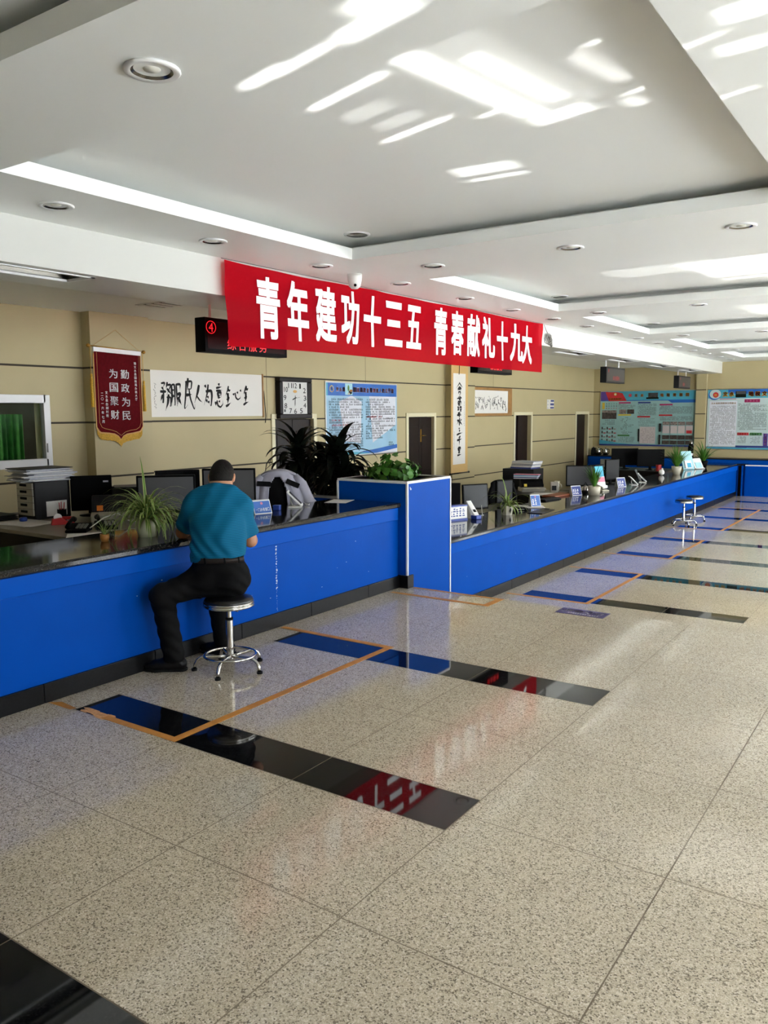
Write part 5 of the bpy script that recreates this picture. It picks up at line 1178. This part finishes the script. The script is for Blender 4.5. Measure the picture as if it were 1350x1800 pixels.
# lower counter, near end
t = thing('leaflet_box', 'white leaflet box with blue rim just beyond the blue planter box', 'box', (-4.86, 8.62, 0.335), math.radians(70))
MB().box(-0.15, 0.15, -0.05, 0.05, 0.02, 0.17).build('body', 'white plastic', t, bevel=0.006); MB().box(-0.155, 0.155, -0.055, 0.055, 0, 0.02).box(-0.152, 0.152, -0.052, 0.052, 0.17, 0.186).build('rim', 'blue plastic', t)
l = MB(); lines(l, (-0.13, -0.0506, 0.04), (1, 0, 0), UZ, 0.26, 0.11, 2, 0.05, 0, random.Random(4), False, 1, 1); l.build('print', 'navy print', t)
t = thing('feedback_device', 'white slanted feedback device with blue foot beside the leaflet box', 'device', (-4.74, 8.86, 0.335), math.radians(72))
R = Matrix.Translation((0, -0.06, 0.03)) @ Matrix.Rotation(math.radians(48), 4, 'X')
MB().box(-0.04, 0.04, -0.02, 0.24, -0.012, 0.018).xf(R).build('body', 'white plastic', t, bevel=0.008); MB().box(-0.045, 0.045, -0.10, 0.0, 0, 0.05).build('foot', 'blue plastic', t, bevel=0.008)
MB().box(-0.022, 0.022, 0.06, 0.10, 0.0182, 0.0195).xf(R).build('display', 'black plastic', t); MB().prism([(0.0, 0), (0.09, 0), (0.09, 0.15)], -0.02, 0.02, 'x').build('support', 'white plastic', t)
t = thing('wire_stand', 'small bent wire stand on the lower counter before the angled monitor', 'stand', (-4.82, 9.18, 0.335)); MB().tube([(0, 0, 0.004), (0.03, 0.05, 0.004), (0.0, 0.07, 0.01), (-0.03, 0.1, 0.12)], 0.004, 6).build('wire', 'white metal', t)
monitor('angled monitor with greenish screen behind the near end of the lower counter', (-5.12, 9.62, 0.285), 0.40, 0.34, 0.235, 62, 'screen glass', 'black plastic', -0.08)
t = thing('blue_file_box', 'blue file box under a black monitor beside the planter box', 'box', (-5.36, 9.22, 0.285), math.radians(30)); MB().box(-0.2, 0.2, -0.12, 0.12, 0, 0.10).build('body', 'blue plastic', t, bevel=0.006); MB().box(-0.06, 0.06, -0.123, -0.12, 0.03, 0.07).build('tag_label', 'paper', t)
monitor('black monitor half hidden by the right edge of the planter box', (-5.36, 9.24, 0.385), 0.40, 0.30, 0.185, 40, 'black plastic')
monitor('small black monitor behind the folded cream pot', (-5.10, 10.45, 0.285), 0.34, 0.32, 0.24, 75, 'dark grey plastic')
sheets('white papers lying under the small blue and white desk sign', (-4.70, 10.36, 0.3355), 30, 0.42, 0.30, 5, 'paper', 9)
t = thing('card_reader', 'flat black card reader on papers beside the folded cream pot', 'device', (-4.66, 9.98, 0.335), math.radians(50)); MB().prism([(-0.12, 0), (0.12, 0), (0.10, 0.035), (-0.10, 0.05)], -0.08, 0.08, 'y').build('body', 'black plastic', t, bevel=0.01); MB().box(-0.05, 0.05, -0.082, -0.08, 0.012, 0.02).build('slot', 'grey plastic', t)
t = thing('brown_board', 'flat dark brown board with a clip at the front of the lower counter', 'pad', (-4.33, 9.98, 0.3355), math.radians(5)); MB().box(-0.1, 0.1, -0.26, 0.26, 0, 0.008).build('board', 'clock wood', t); MB().box(-0.03, 0.03, 0.22, 0.25, 0.008, 0.02).build('clip', 'steel shade', t)  # dark brown slab with a metal clip
t = thing('computer_keyboard', 'black keyboard lying at the back of the lower counter before the brown folder', 'keyboard', (-4.80, 11.36, 0.335), math.radians(82)); MB().prism([(-0.07, 0), (0.07, 0), (0.07, 0.022), (-0.07, 0.012)], -0.22, 0.22, 'x').build('case', 'black plastic', t)
k_ = MB()
for i in range(14):
    for j in range(4): k_.box(-0.205+0.0295*i, -0.181+0.0295*i, -0.055+0.03*j, -0.03+0.03*j, 0.013+0.002*j, 0.023+0.0022*j)
k_.build('keys', 'dark grey plastic', t)
t = thing('brown_folder', 'brown leather folder lying at the back of the lower counter', 'folder', (-4.92, 11.95, 0.335), math.radians(85)); MB().box(-0.3, 0.3, -0.11, 0.11, 0, 0.03).build('cover', 'brown leatherette', t, bevel=0.008); MB().box(-0.295, 0.295, -0.105, 0.112, 0.008, 0.022).build('pages', 'paper', t)
dot_printer('black desk printer with a yellow sticker on the dark desk', (-5.78, 12.9, 0.285), 38, 'yellow sticker', 'black plastic', 'beige plastic', 0.95)
t = thing('file_cabinet', 'dark grey low file cabinet against the left wall by the third door', 'cabinet', (-6.75, 13.75, LOW)); MB().box(0, 0.62, 0, 0.45, 0, 1.06).build('body', 'dark grey plastic', t, bevel=0.006)
for k in range(3):
    d = MB().box(0.02, 0.60, -0.015, 0, 0.03+0.34*k, 0.35+0.34*k).build('drawer', 'dark grey plastic', t, bevel=0.004); MB().box(0.24, 0.38, -0.03, -0.015, 0.27+0.34*k, 0.29+0.34*k).build('handle', 'aluminium', d)
t = thing('file_stack', 'tall stack of white papers and a blue folder on the dark file cabinet', 'papers', (-6.4, 13.98, LOW+1.06), math.radians(-8)); rr = random.Random(13)
for k, (m_, th) in enumerate((('navy print', 0.03), ('paper', 0.025), ('grey paper', 0.02), ('paper', 0.03), ('grey paper', 0.018))): MB().box(-0.22+0.01*k, 0.22+0.015*k, -0.16, 0.16, 0.03*k, 0.03*k+th).build('folder', m_, t)
t = thing('file_pile', 'low pile of files with blue and pink covers behind the black printer', 'papers', (-6.02, 13.2, 0.285), math.radians(12))
MB().box(-0.18, 0.18, -0.1, 0.06, 0, 0.19).build('box_file', 'dark grey plastic', t)
for k, m_ in enumerate(('paper', 'navy print', 'paper', 'cyan print', 'pink paper')): MB().box(-0.2, 0.2+0.01*k, -0.11, 0.08, 0.192+0.016*k, 0.206+0.016*k).build('folder', m_, t)
t = thing('drink_cup', 'pale cup standing on the dark desk right of the black printer', 'cup', (-5.45, 13.2, 0.285)); MB().lathe([(0, 0), (0.045, 0), (0.052, 0.17), (0.046, 0.17), (0.04, 0.01)], n=20).build('cup', 'ceramic', t); MB().tube([(0.05, 0, 0.13), (0.085, 0, 0.11), (0.085, 0, 0.07), (0.048, 0, 0.05)], 0.007, 6).build('handle', 'ceramic', t)
t = thing('coffee_box', 'small cardboard box with dark label next to the pale cup', 'box', (-5.42, 13.02, 0.285), math.radians(30)); MB().box(-0.06, 0.06, -0.05, 0.05, 0, 0.17).build('body', 'beige plastic', t); MB().box(-0.045, 0.03, -0.052, -0.05, 0.03, 0.11).build('tag_label', 'dark void', t)
sheets('spread white papers on the dark desk before the pale cup', (-5.36, 12.58, 0.2855), 20, 0.5, 0.32, 6, 'paper', 15)
monitor('wide grey screened monitor behind the navy desk sign left of the round cream pot', (-5.15, 13.52, 0.285), 0.50, 0.36, 0.25, 34, 'grey back')
monitor('dark monitor turned away just behind the leaflet holder', (-5.05, 14.0, 0.285), 0.36, 0.34, 0.25, 65, 'dark grey plastic')
monitor('slim dark monitor behind the white telephone', (-5.05, 14.85, 0.285), 0.40, 0.38, 0.28, 72, 'dark grey plastic')
t = thing('desk_lamp_kettle', 'small round silver kettle beside the round cream pot', 'kettle', (-4.72, 12.62, 0.335)); MB().lathe([(0, 0), (0.06, 0), (0.075, 0.05), (0.06, 0.1), (0.02, 0.12), (0, 0.125)], n=20).build('body', 'chrome', t); MB().tube([(0.05, 0.02, 0.1), (0, 0, 0.17), (-0.05, -0.02, 0.1)], 0.007, 6).build('handle', 'black plastic', t); MB().tube([(0.06, 0, 0.05), (0.12, 0, 0.1)], [0.015, 0.008], 8).build('spout', 'chrome', t)
t = thing('leaflet_holder', 'tall leaflet holder with blue and white leaflets on the lower counter', 'leaflets', (-4.72, 13.42, 0.349), math.radians(65)); R = Matrix.Rotation(math.radians(-14), 4, 'X')
MB().box(-0.10, 0.10, -0.02, 0.05, 0, 0.04).box(-0.10, 0.10, 0.03, 0.036, 0.0, 0.36).xf(R).build('holder', 'aluminium', t); MB().box(-0.095, 0.095, 0.012, 0.028, 0.03, 0.20).xf(R).build('leaflet', 'paper', t); MB().box(-0.095, 0.095, 0.018, 0.030, 0.20, 0.38).xf(R).build('leaflet', 'cyan print', t); MB().box(-0.09, 0.09, 0.008, 0.012, 0.11, 0.19).xf(R).build('leaflet', 'pink paper', t)
phone('white desk telephone on the lower counter beside the round cream pot', (-4.60, 13.05, 0.335), 65, 'ceramic')
t = thing('clip_board', 'grey clip board leaning on the second white tablet', 'board', (-4.72, 15.5, 0.335), math.radians(100)); MB().box(-0.1, 0.1, 0, 0.008, 0, 0.22).xf(Matrix.Rotation(math.radians(-25), 4, 'X')).build('board', 'grey back', t); MB().box(-0.03, 0.03, -0.01, 0.0, 0.19, 0.215).xf(Matrix.Rotation(math.radians(-25), 4, 'X')).build('clip', 'aluminium', t)
t = thing('leaflet_stand', 'pale blue leaflet display leaning on the far part of the lower counter', 'leaflets', (-4.62, 18.75, 0.343), math.radians(60))
R = Matrix.Translation((0, 0.02, 0)) @ Matrix.Rotation(math.radians(-18), 4, 'X'); MB().box(-0.16, 0.16, 0, 0.02, 0, 0.42).xf(R).build('backboard', 'pale cyan', t)
MB().box(-0.12, 0.08, -0.03, -0.002, 0.02, 0.20).xf(R).build('leaflet', 'paper', t); MB().box(-0.15, 0.12, -0.012, 0.0, 0.2, 0.40).xf(R).build('leaflet', 'pale cyan', t); MB().box(-0.06, 0.05, -0.033, -0.03, 0.04, 0.14).xf(R).build('picture', 'cyan print', t)
t = thing('leaflet_rack', 'white leaflet rack at the right of the pale blue leaflet display', 'leaflets', (-4.50, 19.12, 0.344), math.radians(60)); R = Matrix.Rotation(math.radians(-30), 4, 'X'); MB().box(-0.13, 0.13, 0, 0.012, 0, 0.26).xf(R).build('backboard', 'white plastic', t); MB().box(-0.09, 0.09, -0.012, 0.0, 0.02, 0.15).xf(R).build('leaflet', 'pale cyan', t); MB().box(-0.13, 0.13, -0.03, 0.14, 0, 0.012).build('base', 'white plastic', t)
t = thing('crumpled_bag', 'small white crumpled bag left of the white patterned pot', 'bag', (-4.72, 16.9, 0.347)); MB().ell((0, 0, 0.05), (0.06, 0.05, 0.06), 9, 6).build('body', 'paper', t); MB().ell((0.01, 0, 0.11), (0.02, 0.02, 0.03), 8, 5).build('knot', 'paper', t)
# far staff area
for k, (x, y, lb) in enumerate([(-5.55, 18.95, 'black monitor on the far desk, right one of the pair'), (-6.2, 19.1, 'black monitor on the far desk, left one of the pair')]):
    monitor(lb, (x, y, 0.285), 0.62, 0.40, 0.28, 32, 'black plastic')
t = thing('red_tin', 'small red tin on the far desk before the black monitors', 'tin', (-5.30, 18.72, 0.285)); MB().cyl((0, 0, 0), 0.06, 0.13, 18).build('body', 'red plastic', t); MB().cyl((0, 0, 0.13), 0.062, 0.012, 18).build('lid', 'red plastic', t)
t = thing('copier', 'grey multifunction copier in the far left corner', 'copier', (-7.05, 20.75, LOW), math.radians(20)); MB().box(-0.3, 0.3, -0.28, 0.28, 0, 0.62).build('body', 'beige plastic', t, bevel=0.01); MB().box(-0.31, 0.31, -0.28, 0.28, 0.68, 0.86).build('scanner', 'grey plastic', t, bevel=0.015); MB().box(-0.28, 0.1, -0.2, 0.28, 0.62, 0.68).build('output_bay', 'dark void', t)
for k in range(2): MB().box(-0.28, 0.28, -0.292, -0.28, 0.05+0.27*k, 0.28+0.27*k).build('drawer', 'grey plastic', t)
MB().box(0.14, 0.3, -0.33, -0.28, 0.70, 0.76).build('control_panel', 'dark grey plastic', t)
def kettle(label, loc, s, m): 
    t = thing('electric_kettle', label, 'kettle', loc, 0.6, 'kettles on the far wall cabinet'); MB().lathe([(0, 0), (0.07*s, 0), (0.065*s, 0.12*s), (0.05*s, 0.19*s), (0.0, 0.2*s)], n=18).build('body', m, t); MB().tube([(0.05*s, 0, 0.18*s), (0.11*s, 0, 0.16*s), (0.10*s, 0, 0.05*s), (0.065*s, 0, 0.03*s)], 0.012*s, 6).build('handle', 'black plastic', t); MB().ell((0, 0, 0.205*s), (0.015, 0.015, 0.012)).build('lid_knob', 'black plastic', t)
kettle('dark kettle on the wall cabinet, leftmost of the three', (-8.04, 22.05, 0.43), 1.05, 'dark grey plastic')
kettle('steel kettle on the wall cabinet, middle one of the three', (-7.88, 22.0, 0.43), 1.0, 'chrome')
kettle('brassy steel kettle on the wall cabinet, rightmost of the three', (-7.70, 22.05, 0.43), 0.95, 'chrome')
t = thing('vacuum_flask', 'black vacuum flask standing on the wall cabinet below the far pilaster', 'flask', (-5.42, 22.0, 0.43)); MB().lathe([(0, 0), (0.07, 0), (0.07, 0.28), (0.045, 0.34), (0.045, 0.36)], n=18).build('body', 'black plastic', t); MB().lathe([(0.045, 0.36), (0.045, 0.44), (0, 0.45)], n=16).build('cap', 'steel shade', t); MB().lathe([(0.071, 0.05), (0.0715, 0.08), (0.071, 0.11)], n=18).build('band', 'aluminium', t)
# ------------------------------------------------------------------ the seated man
class SDF:
    """smoothly joined solids on a grid, turned into one mesh by surface nets"""
    def __init__(s, lo, hi, h):
        s.lo, s.h = np.array(lo, float), h; n = np.ceil((np.array(hi)-s.lo)/h).astype(int)+1
        s.ax = [s.lo[i]+h*np.arange(n[i]) for i in range(3)]; s.D = np.full(n, 0.25, np.float32)
    def sub(s, lo, hi):
        sl = []
        for i in range(3):
            a = int(np.clip(np.floor((lo[i]-s.lo[i])/s.h), 0, s.D.shape[i]-1)); b = int(np.clip(np.ceil((hi[i]-s.lo[i])/s.h)+1, a+1, s.D.shape[i])); sl.append(slice(a, b))
        X = np.stack(np.meshgrid(*[s.ax[i][sl[i]] for i in range(3)], indexing='ij'), -1)
        return tuple(sl), X
    def blend(s, sl, d, k):
        a = s.D[sl]
        if k > 0:
            h = np.maximum(k-np.abs(a-d), 0)/k; s.D[sl] = np.minimum(a, d)-h*h*k*0.25
        else: s.D[sl] = np.minimum(a, d)
    def cone(s, a, b, ra, rb, k=0.03, squash=None):
        """rounded cone from a to b; squash = (direction, factor) flattens it along that direction"""
        a, b = np.array(a, float), np.array(b, float); m = max(ra, rb)+k+0.02
        sl, X = s.sub(np.minimum(a, b)-m, np.maximum(a, b)+m)
        if squash is not None:
            f = np.array(squash[0], float); f /= np.linalg.norm(f); q = 1/squash[1]-1
            X = X+(X@f)[..., None]*f*q; a = a+(a@f)*f*q; b = b+(b@f)*f*q
        ab = b-a; t = np.clip(((X-a)@ab)/max(ab@ab, 1e-9), 0, 1)
        d = np.linalg.norm(X-a-t[..., None]*ab, axis=-1)-(ra+(rb-ra)*t)
        if squash is not None: d = d*(0.5+0.5*squash[1])
        s.blend(sl, d, k); return s
    def ell(s, c, r, ax=None, k=0.02):
        c, r = np.array(c, float), np.array(r, float); A = np.eye(3) if ax is None else np.array(ax, float)
        m = r.max()+k+0.02; sl, X = s.sub(c-m, c+m); q = (X-c)@A.T
        k0 = np.linalg.norm(q/r, axis=-1); k1 = np.linalg.norm(q/r**2, axis=-1)
        s.blend(sl, k0*(k0-1)/np.maximum(k1, 1e-6), k); return s
    def cut(s, fn):
        X = np.stack(np.meshgrid(*s.ax, indexing='ij'), -1); s.D = np.maximum(s.D, fn(X)); return s
    def wave(s, fn):
        X = np.stack(np.meshgrid(*s.ax, indexing='ij'), -1); s.D = s.D+fn(X).astype(np.float32); return s
    def mesh(s):
        D = s.D; I = D < 0; nx, ny, nz = D.shape; cnt = np.zeros((nx-1, ny-1, nz-1), np.float32); P = np.zeros((nx-1, ny-1, nz-1, 3), np.float32)
        cs = [(i, j, k) for i in (0, 1) for j in (0, 1) for k in (0, 1)]
        for p in cs:
            for q in cs:
                if sum(q)-sum(p) != 1 or any(q[i] < p[i] for i in range(3)): continue
                A = D[p[0]:nx-1+p[0], p[1]:ny-1+p[1], p[2]:nz-1+p[2]]; B = D[q[0]:nx-1+q[0], q[1]:ny-1+q[1], q[2]:nz-1+q[2]]
                x = (A < 0) != (B < 0); t = np.where(x, A/np.where(x, A-B, 1), 0)
                for i in range(3): P[..., i] += np.where(x, p[i]+(q[i]-p[i])*t, 0)
                cnt += x
        act = cnt > 0; idx = np.full(act.shape, -1); idx[act] = np.arange(act.sum()); w = np.argwhere(act)
        V = (w+P[act]/cnt[act][:, None])*s.h+s.lo; F = []
        for a in range(3):
            b, c = (a+1) % 3, (a+2) % 3
            sl0 = [slice(1, -1)]*3; sl0[a] = slice(0, -1); sl1 = list(sl0); sl1[a] = slice(1, None)
            A, B = I[tuple(sl0)], I[tuple(sl1)]; e = np.argwhere(A != B)
            if not len(e): continue
            fl = A[A != B]; o = np.array([1, 1, 1]); o[a] = 0; e = e+o
            def cell(db, dc):
                q = e.copy(); q[:, b] -= db; q[:, c] -= dc; return idx[q[:, 0], q[:, 1], q[:, 2]]
            Q = np.stack([cell(1, 1), cell(0, 1), cell(0, 0), cell(1, 0)], 1); Q[~fl] = Q[~fl][:, ::-1]; F.append(Q)
        F = np.concatenate(F); return V, F[(F >= 0).all(1)]
    def build(s, name, m, parent, off, label=None, smooth_it=2):
        V, F = s.mesh(); mb = MB(); mb.v = [tuple(map(float, p)) for p in V-np.array(off)]; mb.f = [list(map(int, f)) for f in F]; mb.m = [0]*len(F); mb.sm = [True]*len(F)
        o = mb.build(name, m, parent, None, 0, 0, 2, None, label)
        if smooth_it:
            q = o.modifiers.new('smooth', 'SMOOTH'); q.factor = 0.5; q.iterations = smooth_it
        return o
SCL = 0.984
def J(x, y, z): return np.array([x*SCL, y*SCL, EYE-(EYE-z)*SCL])
rv, fv, uz = np.array([.80, .60, 0]), np.array([-.60, .80, 0]), np.array([0, 0, 1.])
pelv, waist, mid, chest = J(-3.89, 3.755, .585), J(-3.905, 3.752, .70), J(-3.955, 3.815, .90), J(-4.0, 3.855, 1.03)
neck, head = J(-4.015, 3.885, 1.135), J(-4.04, 3.945, 1.215)
shL, shR = chest-rv*0.148+uz*0.002+fv*0.0, chest+rv*0.150-uz*0.012
elL, elR = np.array([-4.215, 3.735, 0.850]), np.array([-3.800, 3.955, 0.800])
wrL, wrR = np.array([-4.345, 3.965, 0.848]), np.array([-4.085, 4.085, 0.852])
hipL, hipR = pelv-rv*0.085-uz*0.02, pelv+rv*0.085-uz*0.02
knL, anL = np.array([-4.035, 3.385, 0.50]), np.array([-4.01, 3.445, 0.09])
knR, anR = np.array([-4.075, 3.885, 0.50]), np.array([-4.005, 3.885, 0.09])
off = np.array([stool.location.x, stool.location.y, 0.0])
per = thing('person', 'man in teal polo shirt and black trousers sitting on a round stool at the counter', 'person', tuple(off))
sq = (fv, 0.70)
tl = math.radians(38); hu = fv*math.sin(tl)+uz*math.cos(tl); hf = fv*math.cos(tl)-uz*math.sin(tl); HA = [rv, hf, hu]
H_at = lambda r, f, u: head+rv*r+hf*f+hu*u
def torso(s, g, k=0.05):
    s.cone(pelv, waist, .148+g, .140+g, k, sq).cone(waist, mid, .142+g, .158+g, k, sq).cone(mid, chest, .158+g, .150+g, k, sq)
    s.cone(chest+uz*0.02-rv*0.10, chest+uz*0.02+rv*0.10, .085+g, .085+g, k, sq).cone(chest, neck, .10+g, .055+g, 0.04)
    s.cone(shL, shR, .066+g, .066+g, k); return s
# body: one continuous surface
s = SDF((-4.62, 3.18, -0.02), (-3.5, 4.40, 1.42), 0.0068)
torso(s, 0.0)
for a, b, c in ((shL, elL, wrL), (shR, elR, wrR)): s.cone(a, b, .052, .043, 0.03); s.cone(b, c, .042, .028, 0.02)
for h, k_, a in ((hipL, knL, anL), (hipR, knR, anR)): s.cone(h, k_, .085, .058, 0.04); s.cone(k_, a, .058, .038, 0.03); s.cone(a, a-uz*0.05+fv*0.0, .038, .036, 0.02)
s.cone(neck-uz*0.02, head-hu*0.06-hf*0.02, .058, .054, 0.03)
s.ell(head, (.073, .094, .112), HA, 0.03).ell(H_at(0, .02, -.055), (.058, .070, .065), HA, 0.03).ell(H_at(0, .075, -.085), (.024, .022, .02), HA, 0.02)
s.cone(H_at(0, .092, .015), H_at(0, .108, -.028), .011, .016, 0.012)                         # nose
for q in (-1, 1):
    s.ell(H_at(q*.033, .080, .022), (.022, .012, .007), HA, 0.01).ell(H_at(q*.031, .081, .005), (.012, .010, .010), HA, 0.006)   # brow, eye
    s.ell(H_at(q*.079, -.012, -.012), (.010, .022, .034), HA, 0.008).ell(H_at(q*.084, -.022, -.008), (.006, .014, .026), HA, 0.004)
s.cone(H_at(-.022, .085, -.052), H_at(.022, .085, -.052), .007, .007, 0.006).cone(H_at(-.02, .083, -.062), H_at(.02, .083, -.062), .008, .008, 0.004)
def hand(s, wr, d, side, lift):
    """palm and five bent fingers, the hand lying on the counter"""
    d = d/np.linalg.norm(d); x = np.cross(d, uz)*side; p = wr+d*0.055-uz*lift
    s.cone(wr, p, .026, .030, 0.02, (uz, 0.62)).cone(p-x*0.018, p+d*0.028-x*0.022, .022, .020, 0.015, (uz, 0.7)).cone(p+x*0.018, p+d*0.028+x*0.022, .022, .020, 0.015, (uz, 0.7))
    for i, (o, l) in enumerate(((.032, .066), (.011, .076), (-.011, .072), (-.031, .056))):
        b = p+d*0.038+x*o; m1 = b+d*l*0.48+uz*0.012; m2 = m1+d*l*0.3-uz*0.010; e = m2+d*l*0.16-uz*0.014
        s.cone(b, m1, .0098, .0090, 0.006).cone(m1, m2, .0088, .0082, 0.003).cone(m2, e, .0082, .0072, 0.003)
    b = p-d*0.02+x*0.032; m1 = b+x*0.026+d*0.022; e = m1+d*0.028+x*0.004-uz*0.008
    s.cone(b, m1, .0125, .0105, 0.010).cone(m1, e, .0100, .0082, 0.004)
hand(s, wrL, np.array([-.15, .98, -0.02]), 1, 0.004); hand(s, wrR, np.array([-.93, .36, -0.03]), -1, 0.006)
s.build('body', 'skin', per, off, None, 1)
# hair
s = SDF(head-0.17, head+0.17, 0.0045); s.ell(head+hu*0.004-hf*0.004, (.083, .104, .121), HA, 0.0).ell(H_at(0, -.045, -.02), (.072, .062, .075), HA, 0.02)
def hairline(X):
    q = X-head; r, f, u = q@rv, q@hf, q@hu
    line = np.where(f > 0.0, -0.03+1.5*f, -0.03+0.62*f); line = np.where(np.abs(r) > 0.05, np.where(f > -0.03, np.maximum(line, 0.005+0.6*f), line), line)
    return (line-u)*0.8
s.cut(hairline).wave(lambda X: 0.0016*np.sin(X[..., 0]*420+X[..., 1]*160)*np.sin(X[..., 2]*390)); s.build('hair', 'hair', per, off, None, 1)
# shirt
s = SDF((-4.45, 3.40, 0.62), (-3.5, 4.25, 1.26), 0.0062); torso(s, 0.013)
s.cone(waist+uz*0.045, waist+uz*0.08+fv*0.01, .160, .158, 0.05, sq)
def sleeve(a, b, f): s.cone(a, a+(b-a)*f, 0.068, .071, 0.035)
sleeve(shL, elL, 0.80); sleeve(shR, elR, 0.82)
s.cone(neck-uz*0.022, neck+uz*0.012+fv*0.006, .068, .066, 0.012)
def folds(X):
    q = X-waist; r, u = q@rv, q[..., 2]; w = np.clip(1-np.abs(u-0.06)/0.22, 0, 1)
    return (0.0065*w*np.sin(62*(r*0.9+u*0.45)+5*np.sin(11*u+r*6))*np.clip(u/0.06, 0, 1)+0.0034*np.sin(30*(r*0.4-u*0.9)+5*np.sin(9*r))*np.clip((u-0.02)/0.2, 0, 1))
s.wave(folds)
wn = (waist-pelv)/np.linalg.norm(waist-pelv); cut0 = waist-wn*0.004
def ends(X):
    d = -(X-cut0)@wn
    for a, b, f in ((shL, elL, 0.80), (shR, elR, 0.82)):
        n = (b-a)/np.linalg.norm(b-a); L = np.linalg.norm(b-a)*f; q = X-a; t = q@n; rad = np.linalg.norm(q-t[..., None]*n, axis=-1)
        d = np.maximum(d, np.where((rad < 0.12) & (t > 0.10), t-L, -1.0))
    nn = fv*0.45+uz*0.89; q = X-(neck+uz*0.022); return np.maximum(d, np.where(np.linalg.norm(q, axis=-1) < 0.12, q@nn, -1))
s.cut(ends); s.build('shirt', 'teal shirt', per, off, None, 1)
s = SDF(neck-0.12, neck+0.12, 0.005); cn = (uz*0.85+fv*0.5); cn /= np.linalg.norm(cn)
for k in range(24):
    a = 2*math.pi*k/24; b = 2*math.pi*(k+1)/24; R_ = lambda t, r, u: neck+rv*(r*math.cos(t))+np.cross(cn, rv)*(r*math.sin(t)*0.95)+cn*u+fv*0.002
    s.cone(R_(a, .064, 0.018), R_(b, .064, 0.018), .0055, .0055, 0.004).cone(R_(a, .068, 0.004), R_(b, .068, 0.004), .006, .006, 0.012).cone(R_(a, .073, -.012), R_(b, .073, -.012), .005, .005, 0.012)
s.build('collar', 'teal shirt', per, off, None, 1)
# trousers
s = SDF((-4.25, 3.18, 0.03), (-3.55, 4.1, 0.80), 0.0065)
s.cone(pelv, waist, .170, .158, 0.05, (fv, 0.74)).ell(pelv-uz*0.02-fv*0.045-rv*0.075, (.105, .105, .10), None, 0.05).ell(pelv-uz*0.02-fv*0.045+rv*0.075, (.105, .105, .10), None, 0.05)
for h, k_, a in ((hipL, knL, anL), (hipR, knR, anR)): s.cone(h, k_, .100, .074, 0.05); s.cone(k_, a, .073, .068, 0.03)
s.wave(lambda X: 0.003*np.sin(X[..., 2]*75+X[..., 0]*40+3*np.sin(X[..., 1]*22)))
def tr_ends(X):
    d = (X-(waist+wn*0.006))@wn; d = np.maximum(d, 0.476-X[..., 2]-np.where(np.linalg.norm((X-off)[..., :2], axis=-1) < 0.175, 0, 9))
    return np.maximum(d, 0.065-X[..., 2])
s.cut(tr_ends); s.build('trousers', 'trousers', per, off, None, 1)
# belt
bl = MB(); g1 = np.cross(wn, rv)
def ring(t, e, u): return waist+rv*((.158+e)*math.cos(t))+g1*((.158*0.745+e)*math.sin(t))+wn*(u-0.004)-off
n = 48; vs = []
for i in range(n):
    t = 2*math.pi*i/n; vs += [ring(t, .004, -.017), ring(t, .011, -.017), ring(t, .011, .017), ring(t, .004, .017)]
bl.add(vs, [(i*4+j, ((i+1) % n)*4+j, ((i+1) % n)*4+(j+1) % 4, i*4+(j+1) % 4) for i in range(n) for j in range(4)], 0, True)
bo_ = bl.build('belt', 'belt leather', per)
lp = MB()
for t in (-0.55, -1.2, -1.95, -2.6):
    for a, b in ((-.02, .02),): lp.add([ring(t-0.035, .014, a), ring(t+0.035, .014, a), ring(t+0.035, .014, b), ring(t-0.035, .014, b), ring(t-0.035, .006, a), ring(t+0.035, .006, a), ring(t+0.035, .006, b), ring(t-0.035, .006, b)], [(0, 1, 2, 3), (4, 7, 6, 5), (0, 4, 5, 1), (3, 2, 6, 7), (0, 3, 7, 4), (1, 5, 6, 2)])
lp.build('belt_loop', 'trousers', per)
# shoes
for nm, an, d in (('shoe', anL, np.array([-.82, -.57, 0])), ('shoe', anR, np.array([-.95, -.3, 0]))):
    d = d/np.linalg.norm(d); x = np.cross(uz, d); b0 = np.array([an[0], an[1], 0.0]); heel = b0-d*0.045; ball = b0+d*0.115; toe = b0+d*0.165
    s = SDF(np.minimum(heel, toe)-0.09-uz*0.0, np.maximum(heel, toe)+np.array([.09, .09, .16]), 0.005)
    s.cone(heel+uz*0.045, b0+d*0.05+uz*0.05, .036, .040, 0.03).cone(b0+d*0.04+uz*0.05, ball+uz*0.038, .042, .042, 0.03, (uz, 0.8)).cone(ball+uz*0.038, toe+uz*0.034, .042, .030, 0.02, (uz, 0.72)).cone(b0-d*0.015+uz*0.06, b0-d*0.01+uz*0.098, .042, .043, 0.03)
    s.cut(lambda X: 0.014-X[..., 2]); so_ = s.build(nm, 'shoe leather', per, off, None, 1)
    s = SDF(np.minimum(heel, toe)-0.09, np.maximum(heel, toe)+np.array([.09, .09, .06]), 0.005)
    s.cone(heel+uz*0.012, b0+d*0.04+uz*0.012, .039, .038, 0.02).cone(b0+d*0.04+uz*0.012, ball+uz*0.012, .038, .047, 0.02).cone(ball+uz*0.012, toe+uz*0.012, .047, .034, 0.02)
    s.cut(lambda X: np.maximum(0.001-X[..., 2], X[..., 2]-0.020)); s.build('sole', 'black rubber', so_, off, None, 0)
